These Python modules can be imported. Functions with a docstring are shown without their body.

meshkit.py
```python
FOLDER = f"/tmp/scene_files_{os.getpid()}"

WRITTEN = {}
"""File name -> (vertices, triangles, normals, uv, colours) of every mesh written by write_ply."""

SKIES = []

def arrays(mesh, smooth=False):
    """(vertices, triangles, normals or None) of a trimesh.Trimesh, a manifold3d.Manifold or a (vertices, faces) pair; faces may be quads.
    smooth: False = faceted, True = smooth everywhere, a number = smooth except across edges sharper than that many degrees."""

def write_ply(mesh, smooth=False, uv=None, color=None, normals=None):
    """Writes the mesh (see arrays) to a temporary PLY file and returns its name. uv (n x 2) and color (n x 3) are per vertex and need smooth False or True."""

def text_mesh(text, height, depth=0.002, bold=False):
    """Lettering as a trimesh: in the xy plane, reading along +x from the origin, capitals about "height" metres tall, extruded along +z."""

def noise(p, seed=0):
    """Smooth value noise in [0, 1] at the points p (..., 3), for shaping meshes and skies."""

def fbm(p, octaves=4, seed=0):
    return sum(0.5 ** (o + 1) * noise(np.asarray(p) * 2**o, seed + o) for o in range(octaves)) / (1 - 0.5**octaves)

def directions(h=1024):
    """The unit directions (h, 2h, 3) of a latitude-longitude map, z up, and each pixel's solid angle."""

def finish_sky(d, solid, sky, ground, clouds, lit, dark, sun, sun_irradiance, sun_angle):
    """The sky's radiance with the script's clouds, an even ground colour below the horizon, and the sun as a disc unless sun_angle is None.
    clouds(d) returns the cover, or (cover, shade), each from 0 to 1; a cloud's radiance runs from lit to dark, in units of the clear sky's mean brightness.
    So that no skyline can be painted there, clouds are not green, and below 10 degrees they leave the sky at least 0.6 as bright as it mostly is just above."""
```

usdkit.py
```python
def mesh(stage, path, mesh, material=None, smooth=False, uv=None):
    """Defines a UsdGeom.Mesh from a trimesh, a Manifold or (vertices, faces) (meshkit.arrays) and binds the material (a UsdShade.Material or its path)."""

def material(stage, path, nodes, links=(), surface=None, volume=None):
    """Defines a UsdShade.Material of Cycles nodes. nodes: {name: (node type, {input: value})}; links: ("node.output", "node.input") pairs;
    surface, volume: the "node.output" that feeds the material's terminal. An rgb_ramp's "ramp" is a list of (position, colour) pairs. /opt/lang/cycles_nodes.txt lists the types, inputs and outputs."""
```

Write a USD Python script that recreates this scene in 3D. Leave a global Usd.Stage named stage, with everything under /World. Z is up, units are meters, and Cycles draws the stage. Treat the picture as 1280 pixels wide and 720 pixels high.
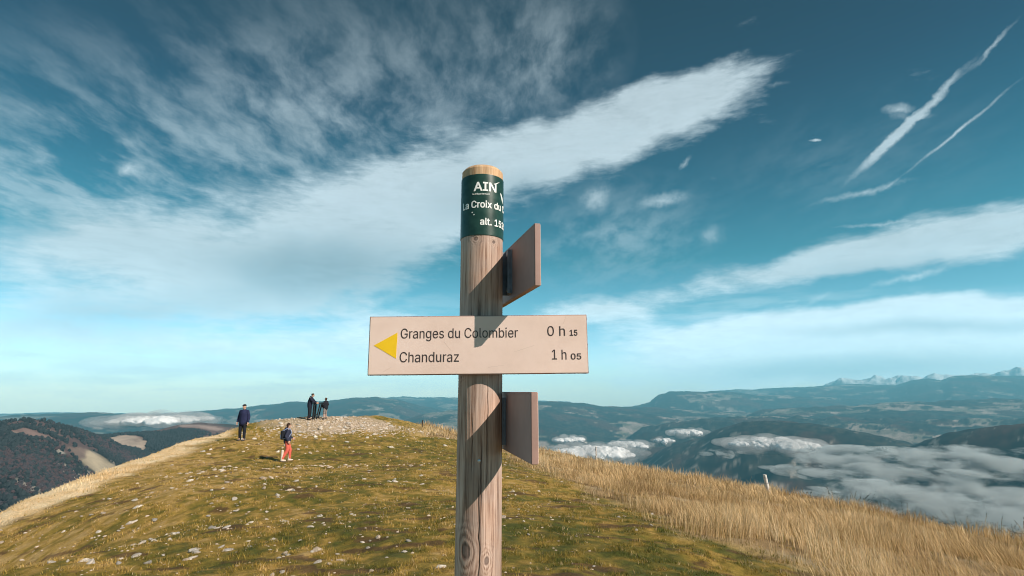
import math
import numpy as np
import trimesh
import manifold3d as m3
from manifold3d import Manifold
from scipy.interpolate import RBFInterpolator, RegularGridInterpolator
from pxr import Usd, UsdGeom, UsdLux, UsdShade, Gf, Sdf, Vt
import usdkit
import meshkit
from meshkit import fbm, noise

stage = Usd.Stage.CreateInMemory()
UsdGeom.SetStageUpAxis(stage, 'Z')
UsdGeom.SetStageMetersPerUnit(stage, 1.0)
UsdGeom.Xform.Define(stage, '/World')
UsdGeom.Scope.Define(stage, '/World/Looks')

# ------------------------------------------------------------------ camera
EYE = np.array([0.0, 0.0, 1.55])
PITCH = math.radians(11.1)
FPX = 661.0                                    # focal length in pixels of a 1280 wide picture
cam = UsdGeom.Camera.Define(stage, '/World/camera')
cam.AddTranslateOp().Set(Gf.Vec3d(*EYE))
cam.AddRotateXOp().Set(90.0 + math.degrees(PITCH))
cam.CreateHorizontalApertureAttr(36.0)
cam.CreateVerticalApertureAttr(36.0 * 9 / 16)
cam.CreateFocalLengthAttr(36.0 * FPX / 1280)
cam.CreateClippingRangeAttr(Gf.Vec2f(0.05, 300000))
cam.CreateExposureAttr(0.5)


def ray(px, py):
    cx, cy = (np.asarray(px, float) - 640) / FPX, (360 - np.asarray(py, float)) / FPX
    d = np.stack([cx, math.cos(PITCH) - cy * math.sin(PITCH), math.sin(PITCH) + cy * math.cos(PITCH)], -1)
    return d


def azel(px, py):
    d = ray(px, py)
    return np.arctan2(d[..., 0], d[..., 1]), np.arctan2(d[..., 2], np.hypot(d[..., 0], d[..., 1]))


# ------------------------------------------------------------------ sun and sky
SUN = np.array([0.178, -0.130, 0.164]); SUN /= np.linalg.norm(SUN)
SUN_EL = math.asin(SUN[2]); SUN_ROT = math.atan2(SUN[0], SUN[1])
sun = UsdLux.DistantLight.Define(stage, '/World/sun')
sun.CreateIntensityAttr(1.2)
sun.CreateAngleAttr(0.5)
sun.CreateColorAttr(Gf.Vec3f(1.0, 0.90, 0.78))
sun.GetPrim().CreateAttribute('inputs:normalize', Sdf.ValueTypeNames.Bool).Set(True)
zax = SUN; xax = np.cross([0, 0, 1], zax); xax /= np.linalg.norm(xax); yax = np.cross(zax, xax)
sun.AddTransformOp().Set(Gf.Matrix4d(*xax, 0, *yax, 0, *zax, 0, 0, 0, 0, 1))


def sky_material():
    n, l = {}, []
    cnt = [0]

    def N(kind, **kw):
        cnt[0] += 1
        name = f"{kind}_{cnt[0]:03d}"
        links = {k: v for k, v in kw.items() if isinstance(v, str) and '.' in v}
        n[name] = (kind, {k: v for k, v in kw.items() if k not in links})
        for k, v in links.items():
            l.append((v, f"{name}.{k}"))
        return name

    def M(op, a, b=None, c=None, clampit=False):
        kw = {'math_type': op, 'value1': a}
        if b is not None: kw['value2'] = b
        if c is not None: kw['value3'] = c
        if clampit: kw['use_clamp'] = True
        return N('math', **kw) + '.value'

    def smooth(v, lo, hi, a=0.0, b=1.0):
        return N('map_range', range_type='smoothstep', value=v, from_min=lo, from_max=hi, to_min=a, to_max=b, clamp=True) + '.result'

    pos = N('geometry') + '.position'
    nd = N('vector_math', math_type='normalize', vector1=pos) + '.vector'
    sep = N('separate_xyz', vector=nd)
    az = M('arctan2', sep + '.x', sep + '.y')
    el = M('arcsine', sep + '.z')
    V0 = N('combine_xyz', x=az, y=el) + '.vector'
    # a cloud layer seen in perspective: position on a plane overhead
    zc = M('maximum', sep + '.z', 0.02)
    zz = M('add', zc, 0.10)
    PL = N('combine_xyz', x=M('divide', sep + '.x', zz), y=M('divide', sep + '.y', zz)) + '.vector'

    def warp(vec, scale, amt, detail=3.0, seed=0.0, stretch=(1, 1, 1)):
        mp = N('mapping', vector=vec, location=(seed, seed * .7, 0), scale=stretch) + '.vector'
        c = N('noise_texture', vector=mp, scale=scale, detail=detail, roughness=.55) + '.color'
        o = N('vector_math', math_type='subtract', vector1=c, vector2=(.5, .5, .5)) + '.vector'
        o = N('vector_math', math_type='multiply', vector1=o, vector2=(amt, amt * .75, 0)) + '.vector'
        return N('vector_math', math_type='add', vector1=vec, vector2=o) + '.vector'

    V = warp(warp(V0, 3.2, .15, 2.0, 3.1), 14.0, .045, 4.0, 8.0)
    Vs = warp(V0, 22.0, .012, 3.0, 5.0)

    def blob(vec, p0, p1, half, weight, power='spherical'):
        """a soft streak of cloud along the line between two directions (given as pixels), half = half width in pixels"""
        a0, e0 = azel(*p0); a1, e1 = azel(*p1)
        ang = math.atan2(e1 - e0, a1 - a0)
        L = math.hypot(a1 - a0, e1 - e0) / 2
        mid = ((p0[0] + p1[0]) / 2, (p0[1] + p1[1]) / 2)
        am, em = (a0 + a1) / 2, (e0 + e1) / 2
        q0 = azel(mid[0], mid[1] - half); q1 = azel(mid[0], mid[1] + half)
        hw = abs(q0[1] - q1[1]) / 2 * max(.35, abs(math.cos(ang)))
        mp = N('mapping', mapping_type='texture', vector=vec, location=(am, em, 0), rotation=(0, 0, ang), scale=(L, hw, 1)) + '.vector'
        g = N('gradient_texture', gradient_type=power, vector=mp) + '.fac'
        return M('multiply', g, weight)

    def total(vals):
        s = vals[0]
        for v in vals[1:]:
            s = M('add', s, v)
        return s

    # --- the thick clouds
    V2 = warp(warp(V0, 5.0, .05, 2.0, 9.0), 20.0, .022, 4.0, 2.0)
    big = [
        blob(V, (-160, 300), (330, 305), 84, 1.15), blob(V, (120, 300), (640, 262), 120, 1.5), blob(V, (380, 255), (760, 160), 88, 1.3),
        blob(V, (560, 205), (1010, 62), 62, 1.6), blob(V, (700, 135), (1000, 58), 46, .8),
        blob(V, (-200, 385), (420, 375), 46, .75), blob(V, (60, 345), (560, 345), 60, .7),
        blob(V2, (770, 372), (1290, 280), 27, 1.25), blob(V2, (960, 330), (1560, 235), 46, 1.7),
        blob(V2, (640, 392), (880, 380), 30, 1.2), blob(V2, (690, 436), (1620, 376), 50, 2.2), blob(V2, (760, 455), (1620, 420), 40, 1.5), blob(V2, (680, 474), (1640, 452), 36, 1.4), blob(V2, (900, 400), (1640, 380), 44, 1.0),
        blob(V2, (-350, 418), (600, 436), 34, .95), blob(V2, (-350, 460), (420, 468), 22, .6), blob(V2, (330, 402), (590, 385), 34, .7), blob(V2, (300, 428), (640, 412), 26, .6),
    ]
    fb = N('noise_texture', vector=N('mapping', vector=V0, rotation=(0, 0, -.30), scale=(1, 2.6, 1)) + '.vector', scale=7.0, detail=8.0, roughness=.6) + '.fac'
    fbc = M('subtract', fb, .5)
    fibre = N('noise_texture', vector=N('mapping', vector=warp(V0, 6.0, .05, 3.0, 6.0), rotation=(0, 0, -.28), scale=(1, 4.5, 1)) + '.vector', scale=24.0, detail=7.0, roughness=.68) + '.fac'
    fibre = M('subtract', fibre, .5)
    dens = M('add', M('add', total(big), M('multiply', fbc, 1.35)), M('multiply', fibre, .55))
    cov_big = M('multiply', smooth(dens, .18, 1.02), .95)
    greys = [blob(V, (180, 350), (600, 322), 78, 1.25), blob(V, (-150, 390), (330, 385), 48, .9), blob(V, (500, 262), (760, 205), 40, .7), blob(V2, (900, 352), (1500, 302), 22, .8), blob(V2, (760, 470), (1620, 440), 26, .8), blob(V2, (900, 412), (1620, 398), 14, .6)]
    # --- thin mottled veil, drawn out along the wind (up to the right)
    wv = warp(PL, 2.6, .16, 4.0, 2.0)
    st = N('noise_texture', vector=N('mapping', vector=wv, rotation=(0, 0, .62), scale=(1.7, .8, 1)) + '.vector', scale=4.4, detail=10.0, roughness=.62) + '.fac'
    st2 = N('noise_texture', vector=N('mapping', vector=wv, rotation=(0, 0, .62), scale=(1.5, .7, 1), location=(4, 7, 1)) + '.vector', scale=1.3, detail=3.0, roughness=.5) + '.fac'
    where = [
        blob(V0, (-350, 170), (800, 10), 230, 1.15), blob(V0, (-250, 90), (330, 240), 120, .5), blob(V0, (-200, 250), (200, 240), 90, .8),
        blob(V0, (560, 70), (800, 40), 120, .7), blob(V0, (620, 300), (930, 280), 90, .7),
        blob(V0, (860, 230), (1330, 150), 110, .22),
    ]
    veil = M('multiply', smooth(M('add', M('multiply', st, .80), M('multiply', st2, .45)), .52, .82), total(where))
    veil = M('multiply', M('minimum', veil, .9), .52)
    # --- long flat sheets low in the sky
    lowst = N('noise_texture', vector=N('mapping', vector=V0, rotation=(0, 0, -.03), scale=(1, 7.5, 1)) + '.vector', scale=5.5, detail=7.0, roughness=.58) + '.fac'
    lows = [blob(V0, (-500, 400), (640, 380), 70, 1.0), blob(V0, (-500, 455), (800, 450), 60, 1.1), blob(V0, (620, 470), (1500, 450), 50, 1.2), blob(V0, (640, 395), (1400, 380), 46, .7), blob(V0, (-300, 340), (150, 330), 60, .7)]
    sheet = M('multiply', smooth(lowst, .42, .62), M('minimum', total(lows), 1.0))
    veil = M('subtract', 1.0, M('multiply', M('subtract', 1.0, veil), M('subtract', 1.0, M('multiply', sheet, .72))))
    # --- condensation trails and small shreds
    T = warp(warp(V0, 30.0, .022, 4.0, 1.0), 90.0, .008, 3.0, 4.0)
    fine = N('noise_texture', vector=V0, scale=60.0, detail=5.0, roughness=.7) + '.fac'
    trails = [
        blob(T, (1038, 246), (1240, 48), 11, 1.15), blob(T, (1066, 215), (1150, 140), 8, .5), blob(T, (1195, 105), (1290, 5), 7, .6),
        blob(Vs, (1100, 240), (1310, 70), 4.5, .75), blob(T, (985, 262), (1180, 215), 7, .6),
        blob(T, (1095, 148), (1190, 145), 6, .45), blob(T, (1095, 138), (1150, 134), 12, .75), blob(T, (1010, 285), (1210, 270), 5, .6),
        blob(T, (1010, 178), (1030, 174), 3, 1.0), blob(T, (940, 108), (1000, 102), 7, .4), blob(T, (845, 215), (868, 190), 8, .6),
        blob(T, (775, 258), (880, 240), 15, .7), blob(T, (860, 305), (920, 280), 22, .5), blob(T, (715, 262), (775, 232), 28, .7),
        blob(T, (1040, 372), (1270, 310), 9, .6), blob(T, (985, 392), (1060, 352), 7, .45), blob(T, (130, 215), (190, 210), 16, .75),
    ]
    tr = smooth(M('multiply', total(trails), M('add', fine, .35)), .1, .75)
    cover = M('subtract', 1.0, M('multiply', M('multiply', M('subtract', 1.0, cov_big), M('subtract', 1.0, veil)), M('subtract', 1.0, M('multiply', tr, .8))))
    # --- clear sky, cool and deep
    sky = N('sky_texture', sky_type='single_scattering', sun_disc=False, sun_elevation=SUN_EL, sun_rotation=SUN_ROT, altitude=1500.0, air_density=1.0, aerosol_density=.6, ozone_density=1.0, vector=nd) + '.color'
    tint = N('rgb_ramp', fac=smooth(el, -.02, .75), ramp=SKY_TINT) + '.color'
    clear = N('mix', mix_type='multiply', fac=1.0, color1=sky, color2=tint) + '.color'
    # --- the clouds: pale tops, grey where they are thick
    thick = smooth(M('add', M('add', total(greys), M('multiply', dens, .16)), M('add', M('multiply', fbc, 1.0), M('multiply', fibre, .5))), .15, 1.2)
    ccol = N('mix', fac=M('multiply', thick, .9), color1=CLOUD_LIT, color2=CLOUD_GREY) + '.color'
    tex = M('add', 1.0, M('add', M('multiply', fbc, .55), M('multiply', fibre, .45)))      # uneven depth within a cloud
    ccol = N('vector_math', math_type='scale', vector1=ccol, scale=tex) + '.vector'
    lowc = M('multiply', smooth(el, .0, .24, 2.3, 1.0), smooth(el, .28, .95, 1.0, .66))
    ccol = N('vector_math', math_type='scale', vector1=ccol, scale=lowc) + '.vector'
    col = N('mix', fac=M('multiply', cover, .93), color1=clear, color2=ccol) + '.color'
    bg = N('background_shader', color=col, strength=SKY_STRENGTH)
    return usdkit.material(stage, '/World/Looks/sky', n, l, surface=bg + '.background')


SKY_STRENGTH = 0.1
SKY_TINT = [(0, (2.1, 2.2, 2.3)), (.05, (1.1, 1.4, 1.45)), (.12, (.46, .90, .87)), (.26, (.125, .55, .515)), (.5, (.040, .30, .335)), (.78, (.034, .125, .20)), (1, (.032, .068, .130))]
CLOUD_LIT, CLOUD_GREY = (4.9, 5.7, 6.15), (2.6, 3.4, 3.9)
dome = UsdLux.DomeLight.Define(stage, '/World/sky')
dome.GetPrim().SetCustomDataByKey('kind', 'structure')
UsdShade.MaterialBindingAPI.Apply(dome.GetPrim()).Bind(sky_material())
# ------------------------------------------------------------------ helpers
W = '/World/'
USED = {}


def numbered(parent, name):
    k = (parent, name)
    i = USED.get(k, 0)
    USED[k] = i + 1
    return name if i == 0 else f'{name}_{i:03d}'


def path_of(parent):
    return '/World' if parent is None else str(parent.GetPath())


def tag(prim, label=None, category=None, group=None, kind=None):
    for k, v in (('label', label), ('category', category), ('group', group), ('kind', kind)):
        if v:
            prim.SetCustomDataByKey(k, v)
    return prim


def thing(name, label, category, loc=(0, 0, 0), rotz=0.0, group=None):
    x = UsdGeom.Xform.Define(stage, path_of(None) + '/' + numbered('/World', name))
    x.AddTranslateOp().Set(Gf.Vec3d(*map(float, loc)))
    x.AddRotateZOp().Set(float(math.degrees(rotz)))
    return tag(x.GetPrim(), label, category, group)


def obj(name, mesh, mat, parent=None, smooth=False, prims=None, label=None):
    p = path_of(parent)
    m = usdkit.mesh(stage, p + '/' + numbered(p, name), mesh, mat, smooth=smooth)
    for k, v in (prims or {}).items():
        v = np.asarray(v, np.float32)
        api = UsdGeom.PrimvarsAPI(m)
        if v.ndim == 1:
            api.CreatePrimvar(k, Sdf.ValueTypeNames.FloatArray, 'vertex').Set(Vt.FloatArray.FromNumpy(v))
        else:
            api.CreatePrimvar(k, Sdf.ValueTypeNames.Color3fArray if k.startswith('col') else Sdf.ValueTypeNames.Float3Array, 'vertex').Set(Vt.Vec3fArray.FromNumpy(v))
    if label:
        m.GetPrim().SetCustomDataByKey('label', label)
    return m.GetPrim()


def mat(name, nodes, links=(), surface='p.BSDF', volume=None):
    return usdkit.material(stage, '/World/Looks/' + name, nodes, links, surface=surface, volume=volume)


def plain(name, color, rough=.6, vary=.25, scale=20.0, bump=.0, spec=.4, metallic=0.0):
    """a paint, cloth or metal with mottled tone and fine relief"""
    c = np.array(color)
    nodes = {'tc': ('texture_coordinate', {}), 'n': ('noise_texture', {'scale': scale, 'detail': 6.0, 'roughness': .6}),
             'r': ('rgb_ramp', {'ramp': [(.25, tuple(c * (1 - vary))), (.75, tuple(np.minimum(c * (1 + vary), .95)))]}),
             'n2': ('noise_texture', {'scale': scale * 9, 'detail': 3.0}),
             'b': ('bump', {'strength': bump, 'distance': .004}),
             'p': ('principled_bsdf', {'roughness': rough, 'specular_ior_level': spec, 'metallic': metallic})}
    links = [('tc.object', 'n.vector'), ('tc.object', 'n2.vector'), ('n.fac', 'r.fac'), ('r.color', 'p.base_color'), ('n2.fac', 'b.height')]
    if bump:
        links.append(('b.normal', 'p.normal'))
    return mat(name, nodes, links)


def smoothstep(x, a, b):
    t = np.clip((x - a) / (b - a), 0, 1)
    return t * t * (3 - 2 * t)


# ------------------------------------------------------------------ the hilltop
# depth along the view (m) of what is seen at a pixel: the lip of the hilltop, then its inside
LIP = [(0, 640, 14.5), (60, 612, 17), (120, 590, 20), (180, 570, 24), (240, 549, 30), (285, 537, 35), (330, 527, 37.5), (385, 522, 38.5), (440, 523, 39.5),
       (480, 525, 41), (530, 533, 44), (575, 543, 46), (680, 562, 44), (760, 577, 39), (860, 595, 33), (960, 612, 28), (1060, 632, 23.5), (1160, 653, 20), (1280, 680, 16.5)]
INSIDE = [(0, 719, 6.4), (160, 719, 5.9), (320, 719, 5.4), (480, 719, 5.0), (640, 719, 4.8), (800, 719, 5.3), (960, 719, 6.3), (1120, 719, 7.6), (1279, 719, 9.2),
          (640, 640, 9.5), (640, 590, 19), (480, 640, 9.8), (320, 640, 10.5), (160, 640, 11.5), (300, 550, 29), (356, 577, 21.5), (356, 545, 33.5),
          (440, 545, 31.5), (440, 590, 17.5), (540, 560, 30), (800, 640, 12.5), (960, 660, 12.5), (800, 610, 20), (1100, 680, 12)]
OUT = [(-9, -4, -2.2), (-5, -12, -1.5), (6, -10, -1.8), (11, -2, -3.2), (0, 0, 0.0), (-.09, 1.53, 0), (2, -4, -.2), (-3, -2, -.1), (0, -25, -3), (12, 6, -3.0), (-11, 5, -2.4), (-9, 9, -2.1)]


def unproject(px, py, depth):
    d = ray(px, py)
    return EYE + d / (math.cos(PITCH) * 1.0 + (360 - py) / FPX * 0) * 0 + d * (depth / d[1])


LIP = [(x, y + (.12 if x > 600 else .06 if x < 300 else 0) * FPX / d, d) for x, y, d in LIP]      # the standing grass makes up the rest
lip = np.array([unproject(*c) for c in LIP])
CTRL = np.array([unproject(*c) for c in LIP + INSIDE] + [np.array(o, float) for o in OUT])
TPS = RBFInterpolator(CTRL[:, :2], CTRL[:, 2], kernel='thin_plate_spline', smoothing=.02)
LIP_AZ = np.arctan2(lip[:, 0], lip[:, 1]); LIP_R = np.hypot(lip[:, 0], lip[:, 1])
_az = np.concatenate([[-math.pi, -2.4, -1.6, -1.15], LIP_AZ, [1.1, 1.5, 2.2, math.pi]])
_lr = np.concatenate([[26, 17, 16, 17], LIP_R, [17.5, 16, 17, 26]])


def lip_r(az):
    return np.interp(az, _az, _lr)


def hill_base(x, y):
    """height of the hilltop without its fine relief"""
    x, y = np.asarray(x, float), np.asarray(y, float)
    r, az = np.hypot(x, y), np.arctan2(x, y)
    rc = lip_r(az)
    rr = np.minimum(r, rc)
    q = np.stack([(rr * np.sin(az)).ravel(), (rr * np.cos(az)).ravel()], 1)
    q1 = np.stack([((rr - .8) * np.sin(az)).ravel(), ((rr - .8) * np.cos(az)).ravel()], 1)
    z = TPS(q).reshape(r.shape)
    over = np.maximum(r - rc, 0)
    if np.any(over > 0):
        g = (z - TPS(q1).reshape(r.shape)) / .8
        left = smoothstep(-az, .18, .45) * smoothstep(-az, 2.2, 1.4)
        g = np.clip(g - .09 * left, -.50, .05)
        c = .009 + .05 * left                              # the left edge is the sharper one
        d1 = np.maximum((g + .56) / (2 * c), 0)            # bends down until the slope is 30 degrees
        o1 = np.minimum(over, d1)
        z = z + g * o1 - c * o1 ** 2 + np.where(over > d1, -.56 * (over - d1), 0)
    return z


def relief(x, y):
    p = np.stack([x, y, np.zeros_like(x)], -1)
    r = np.hypot(x, y)
    a = fbm(p * .35, 3, 11) - .5
    b = fbm(p * 1.6, 3, 12) - .5
    c = fbm(p * 6.0, 2, 13) - .5
    k = smoothstep(r, 2.5, 6)
    k2 = 1 + 1.0 * smoothstep(r, 30, 80) * 6
    return k * (.22 * a * k2 + .10 * b + .035 * c)


def hill(x, y):
    x, y = np.asarray(x, float), np.asarray(y, float)
    return hill_base(x, y) + relief(x, y)


# a fast table of the height near by
_gx = np.linspace(-62, 62, 621); _gy = np.linspace(-30, 90, 601)
_GX, _GY = np.meshgrid(_gx, _gy, indexing='ij')
_BT = hill_base(_GX, _GY)
_BASE = RegularGridInterpolator((_gx, _gy), _BT, bounds_error=False, fill_value=-40.0)


def hz(x, y):
    x, y = np.asarray(x, float), np.asarray(y, float)
    return _BASE(np.stack([x, y], -1)) + relief(x, y)


def hit(px, py, far=70.0):
    """the point of the hilltop that a line of sight meets"""
    d = ray(px, py); d = d / np.linalg.norm(d)
    t = np.concatenate([np.arange(3.5, 20, .02), np.arange(20, far, .05)])
    p = EYE + t[:, None] * d
    below = p[:, 2] < hz(p[:, 0], p[:, 1])
    i = np.argmax(below) if below.any() else len(t) - 1
    return p[i]


# straw stands where the turf gives way to the two edges; the line between is found on the ground
def ground_line(pix):
    return np.array([hit(*p)[:2] for p in pix])


STRAW_R = ground_line([(560, 548), (610, 556), (650, 578), (720, 610), (790, 640), (860, 668), (930, 695), (985, 719)])
STRAW_R = np.vstack([STRAW_R, STRAW_R[-1] + [1.5, -5]])
STRAW_L = ground_line([(-60, 684), (0, 661), (60, 635), (120, 612), (180, 587), (240, 562), (280, 546), (300, 539)])


def side(line, x, y, sign):
    """signed distance to a polyline, positive on the straw side"""
    best = np.full(np.shape(x), 1e9); sg = np.zeros(np.shape(x))
    for a, b in zip(line[:-1], line[1:]):
        ab = b - a; L2 = ab @ ab
        t = np.clip(((x - a[0]) * ab[0] + (y - a[1]) * ab[1]) / L2, 0, 1)
        dx, dy = x - a[0] - t * ab[0], y - a[1] - t * ab[1]
        d = np.hypot(dx, dy)
        s = np.sign(ab[0] * (y - a[1]) - ab[1] * (x - a[0]))
        m = d < best
        best = np.where(m, d, best); sg = np.where(m, s, sg)
    return best * sg * sign


def straw_weight(x, y):
    p = np.stack([x, y, np.zeros_like(x)], -1)
    n = (fbm(p * .55, 3, 21) - .5) * 3.2 + (fbm(p * 2.2, 3, 22) - .5) * 2.0
    r = side(STRAW_R, x, y, 1.0)
    l = side(STRAW_L, x, y, 1.0)
    wr = smoothstep(r + n * np.clip(.15 + np.hypot(x, y) * .03, 0, .9), -.5, .7)
    wl = smoothstep(l + n * .35, -.5, .6) * smoothstep(-np.arctan2(x, y), .455, .485)
    wr = wr * smoothstep(np.arctan2(x, y), -.20, -.13)
    behind = np.where(y < 3, 0.0, 1.0)
    return np.maximum(wr, wl) * behind, wr * behind


def ramp(v, stops):
    xs = [s[0] for s in stops]
    return np.stack([np.interp(v, xs, [s[1][k] for s in stops]) for k in range(3)], -1)


TURF = [(0, (.070, .078, .016)), (.35, (.152, .120, .024)), (.55, (.240, .165, .034)), (.75, (.345, .22, .058)), (1, (.42, .28, .11))]
STRAW = [(0, (.32, .20, .09)), (.5, (.75, .515, .265)), (1, (.87, .70, .46))]


def turf_tone(x, y):
    p = np.stack([x, y * .6, np.zeros_like(x)], -1)
    p2 = np.stack([x, y, np.zeros_like(x)], -1)
    v = .5 + (fbm(p * .22, 3, 31) - .5) * .6 + (fbm(p * 1.3, 4, 32) - .5) * .75 + (fbm(p2 * 6.0, 3, 33) - .5) * 1.1
    # greener to the right of the post, drier towards the left edge and the summit
    v += -.10 * smoothstep(np.hypot(x + .5, y), 10, 5) - .14 * smoothstep(x, -2, 4) + .10 * smoothstep(-x, 3, 12)
    return np.clip(v, 0, 1)


def soil_weight(x, y):
    """bare dark soil scars along the slope, and the stony trampled summit"""
    p = np.stack([x * .8 + y * .2, y * 1.6, np.zeros_like(x)], -1)
    s = fbm(p * 1.7, 4, 41)
    scar = smoothstep(s, .65, .70) * smoothstep(np.hypot(x, y), 40, 25)
    return scar


SUMMIT = hit(425, 530)[:2]


def summit_weight(x, y):
    p = np.stack([x, y, np.zeros_like(x)], -1)
    d = np.hypot((x - SUMMIT[0] + .5) / 4.4, (y - SUMMIT[1] - 1.0) / 3.6)
    return smoothstep(1.15 - d + (fbm(p * .8, 3, 51) - .5) * .9, 0, .45)


def ground_colour(x, y):
    w, wr = straw_weight(x, y)
    t = turf_tone(x, y)
    c = ramp(t, TURF)
    p = np.stack([x, y, np.zeros_like(x)], -1)
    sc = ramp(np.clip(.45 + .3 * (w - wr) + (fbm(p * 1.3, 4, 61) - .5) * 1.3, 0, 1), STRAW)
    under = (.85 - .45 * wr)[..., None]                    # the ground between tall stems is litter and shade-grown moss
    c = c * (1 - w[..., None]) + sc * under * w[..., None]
    s = soil_weight(x, y)[..., None] * (1 - w[..., None])
    c = c * (1 - .7 * s) + np.array([.085, .042, .026]) * .7 * s
    k = summit_weight(x, y)[..., None]
    c = c * (1 - .75 * k) + np.array([.42, .33, .24]) * .75 * k
    return c


def polar_sheet(az, r, height):
    A, R = np.meshgrid(az, r, indexing='ij')
    X, Y = R * np.sin(A), R * np.cos(A)
    Z = height(X, Y)
    na, nr = A.shape
    i, j = np.meshgrid(np.arange(na - 1), np.arange(nr - 1), indexing='ij')
    q = np.stack([i * nr + j, i * nr + j + 1, (i + 1) * nr + j + 1, (i + 1) * nr + j], -1).reshape(-1, 4)
    return np.stack([X, Y, Z], -1).reshape(-1, 3), q, A, R


def attr_colour_material(name, rough=.9, bump=.5, scale=60.0, vary=.35, dist=.02, fine=None, translucent=0.0):
    nodes = {'a': ('attribute', {'attribute': 'colour'}), 'g': ('geometry', {}),
             'n': ('noise_texture', {'scale': scale, 'detail': 6.0, 'roughness': .65}),
             'n2': ('noise_texture', {'scale': scale * .23, 'detail': 4.0, 'roughness': .6}),
             'm1': ('map_range', {'from_min': .25, 'from_max': .75, 'to_min': 1 - vary, 'to_max': 1 + vary}),
             'm2': ('map_range', {'from_min': .25, 'from_max': .75, 'to_min': 1 - vary * .7, 'to_max': 1 + vary * .7}),
             'mm': ('math', {'math_type': 'multiply'}),
             's': ('vector_math', {'math_type': 'scale'}),
             'b': ('bump', {'strength': bump, 'distance': dist}),
             'p': ('principled_bsdf', {'roughness': rough, 'specular_ior_level': .15})}
    links = [('g.position', 'n.vector'), ('g.position', 'n2.vector'), ('n.fac', 'm1.value'), ('n2.fac', 'm2.value'), ('m1.result', 'mm.value1'), ('m2.result', 'mm.value2'),
             ('a.color', 's.vector1'), ('mm.value', 's.scale'), ('s.vector', 'p.base_color')]
    if bump:
        links += [('n.fac', 'b.height'), ('b.normal', 'p.normal')]
    if translucent:
        nodes['t'] = ('translucent_bsdf', {}); nodes['x'] = ('mix_closure', {'fac': translucent})
        links += [('s.vector', 't.color'), ('p.BSDF', 'x.closure1'), ('t.BSDF', 'x.closure2')]
        return mat(name, nodes, links, surface='x.closure')
    return mat(name, nodes, links)


def build_hilltop():
    az = np.concatenate([np.linspace(-math.pi, -.92, 90)[:-1], np.linspace(-.92, .92, 900), np.linspace(.92, math.pi, 90)[1:]])
    r = np.concatenate([[.02], np.geomspace(.4, 4.2, 26)[:-1], np.geomspace(4.2, 60, 420)[:-1], np.geomspace(60, 2300, 90)])
    v, q, A, R = polar_sheet(az, r, hill)
    c = ground_colour(v[:, 0], v[:, 1])
    far = smoothstep(np.hypot(v[:, 0], v[:, 1]), 90, 260)[:, None]
    c = c * (1 - far) + np.array([.07, .075, .03]) * far
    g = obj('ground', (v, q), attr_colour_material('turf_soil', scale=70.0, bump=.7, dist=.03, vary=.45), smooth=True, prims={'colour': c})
    tag(g, kind='structure')


build_hilltop()
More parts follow.
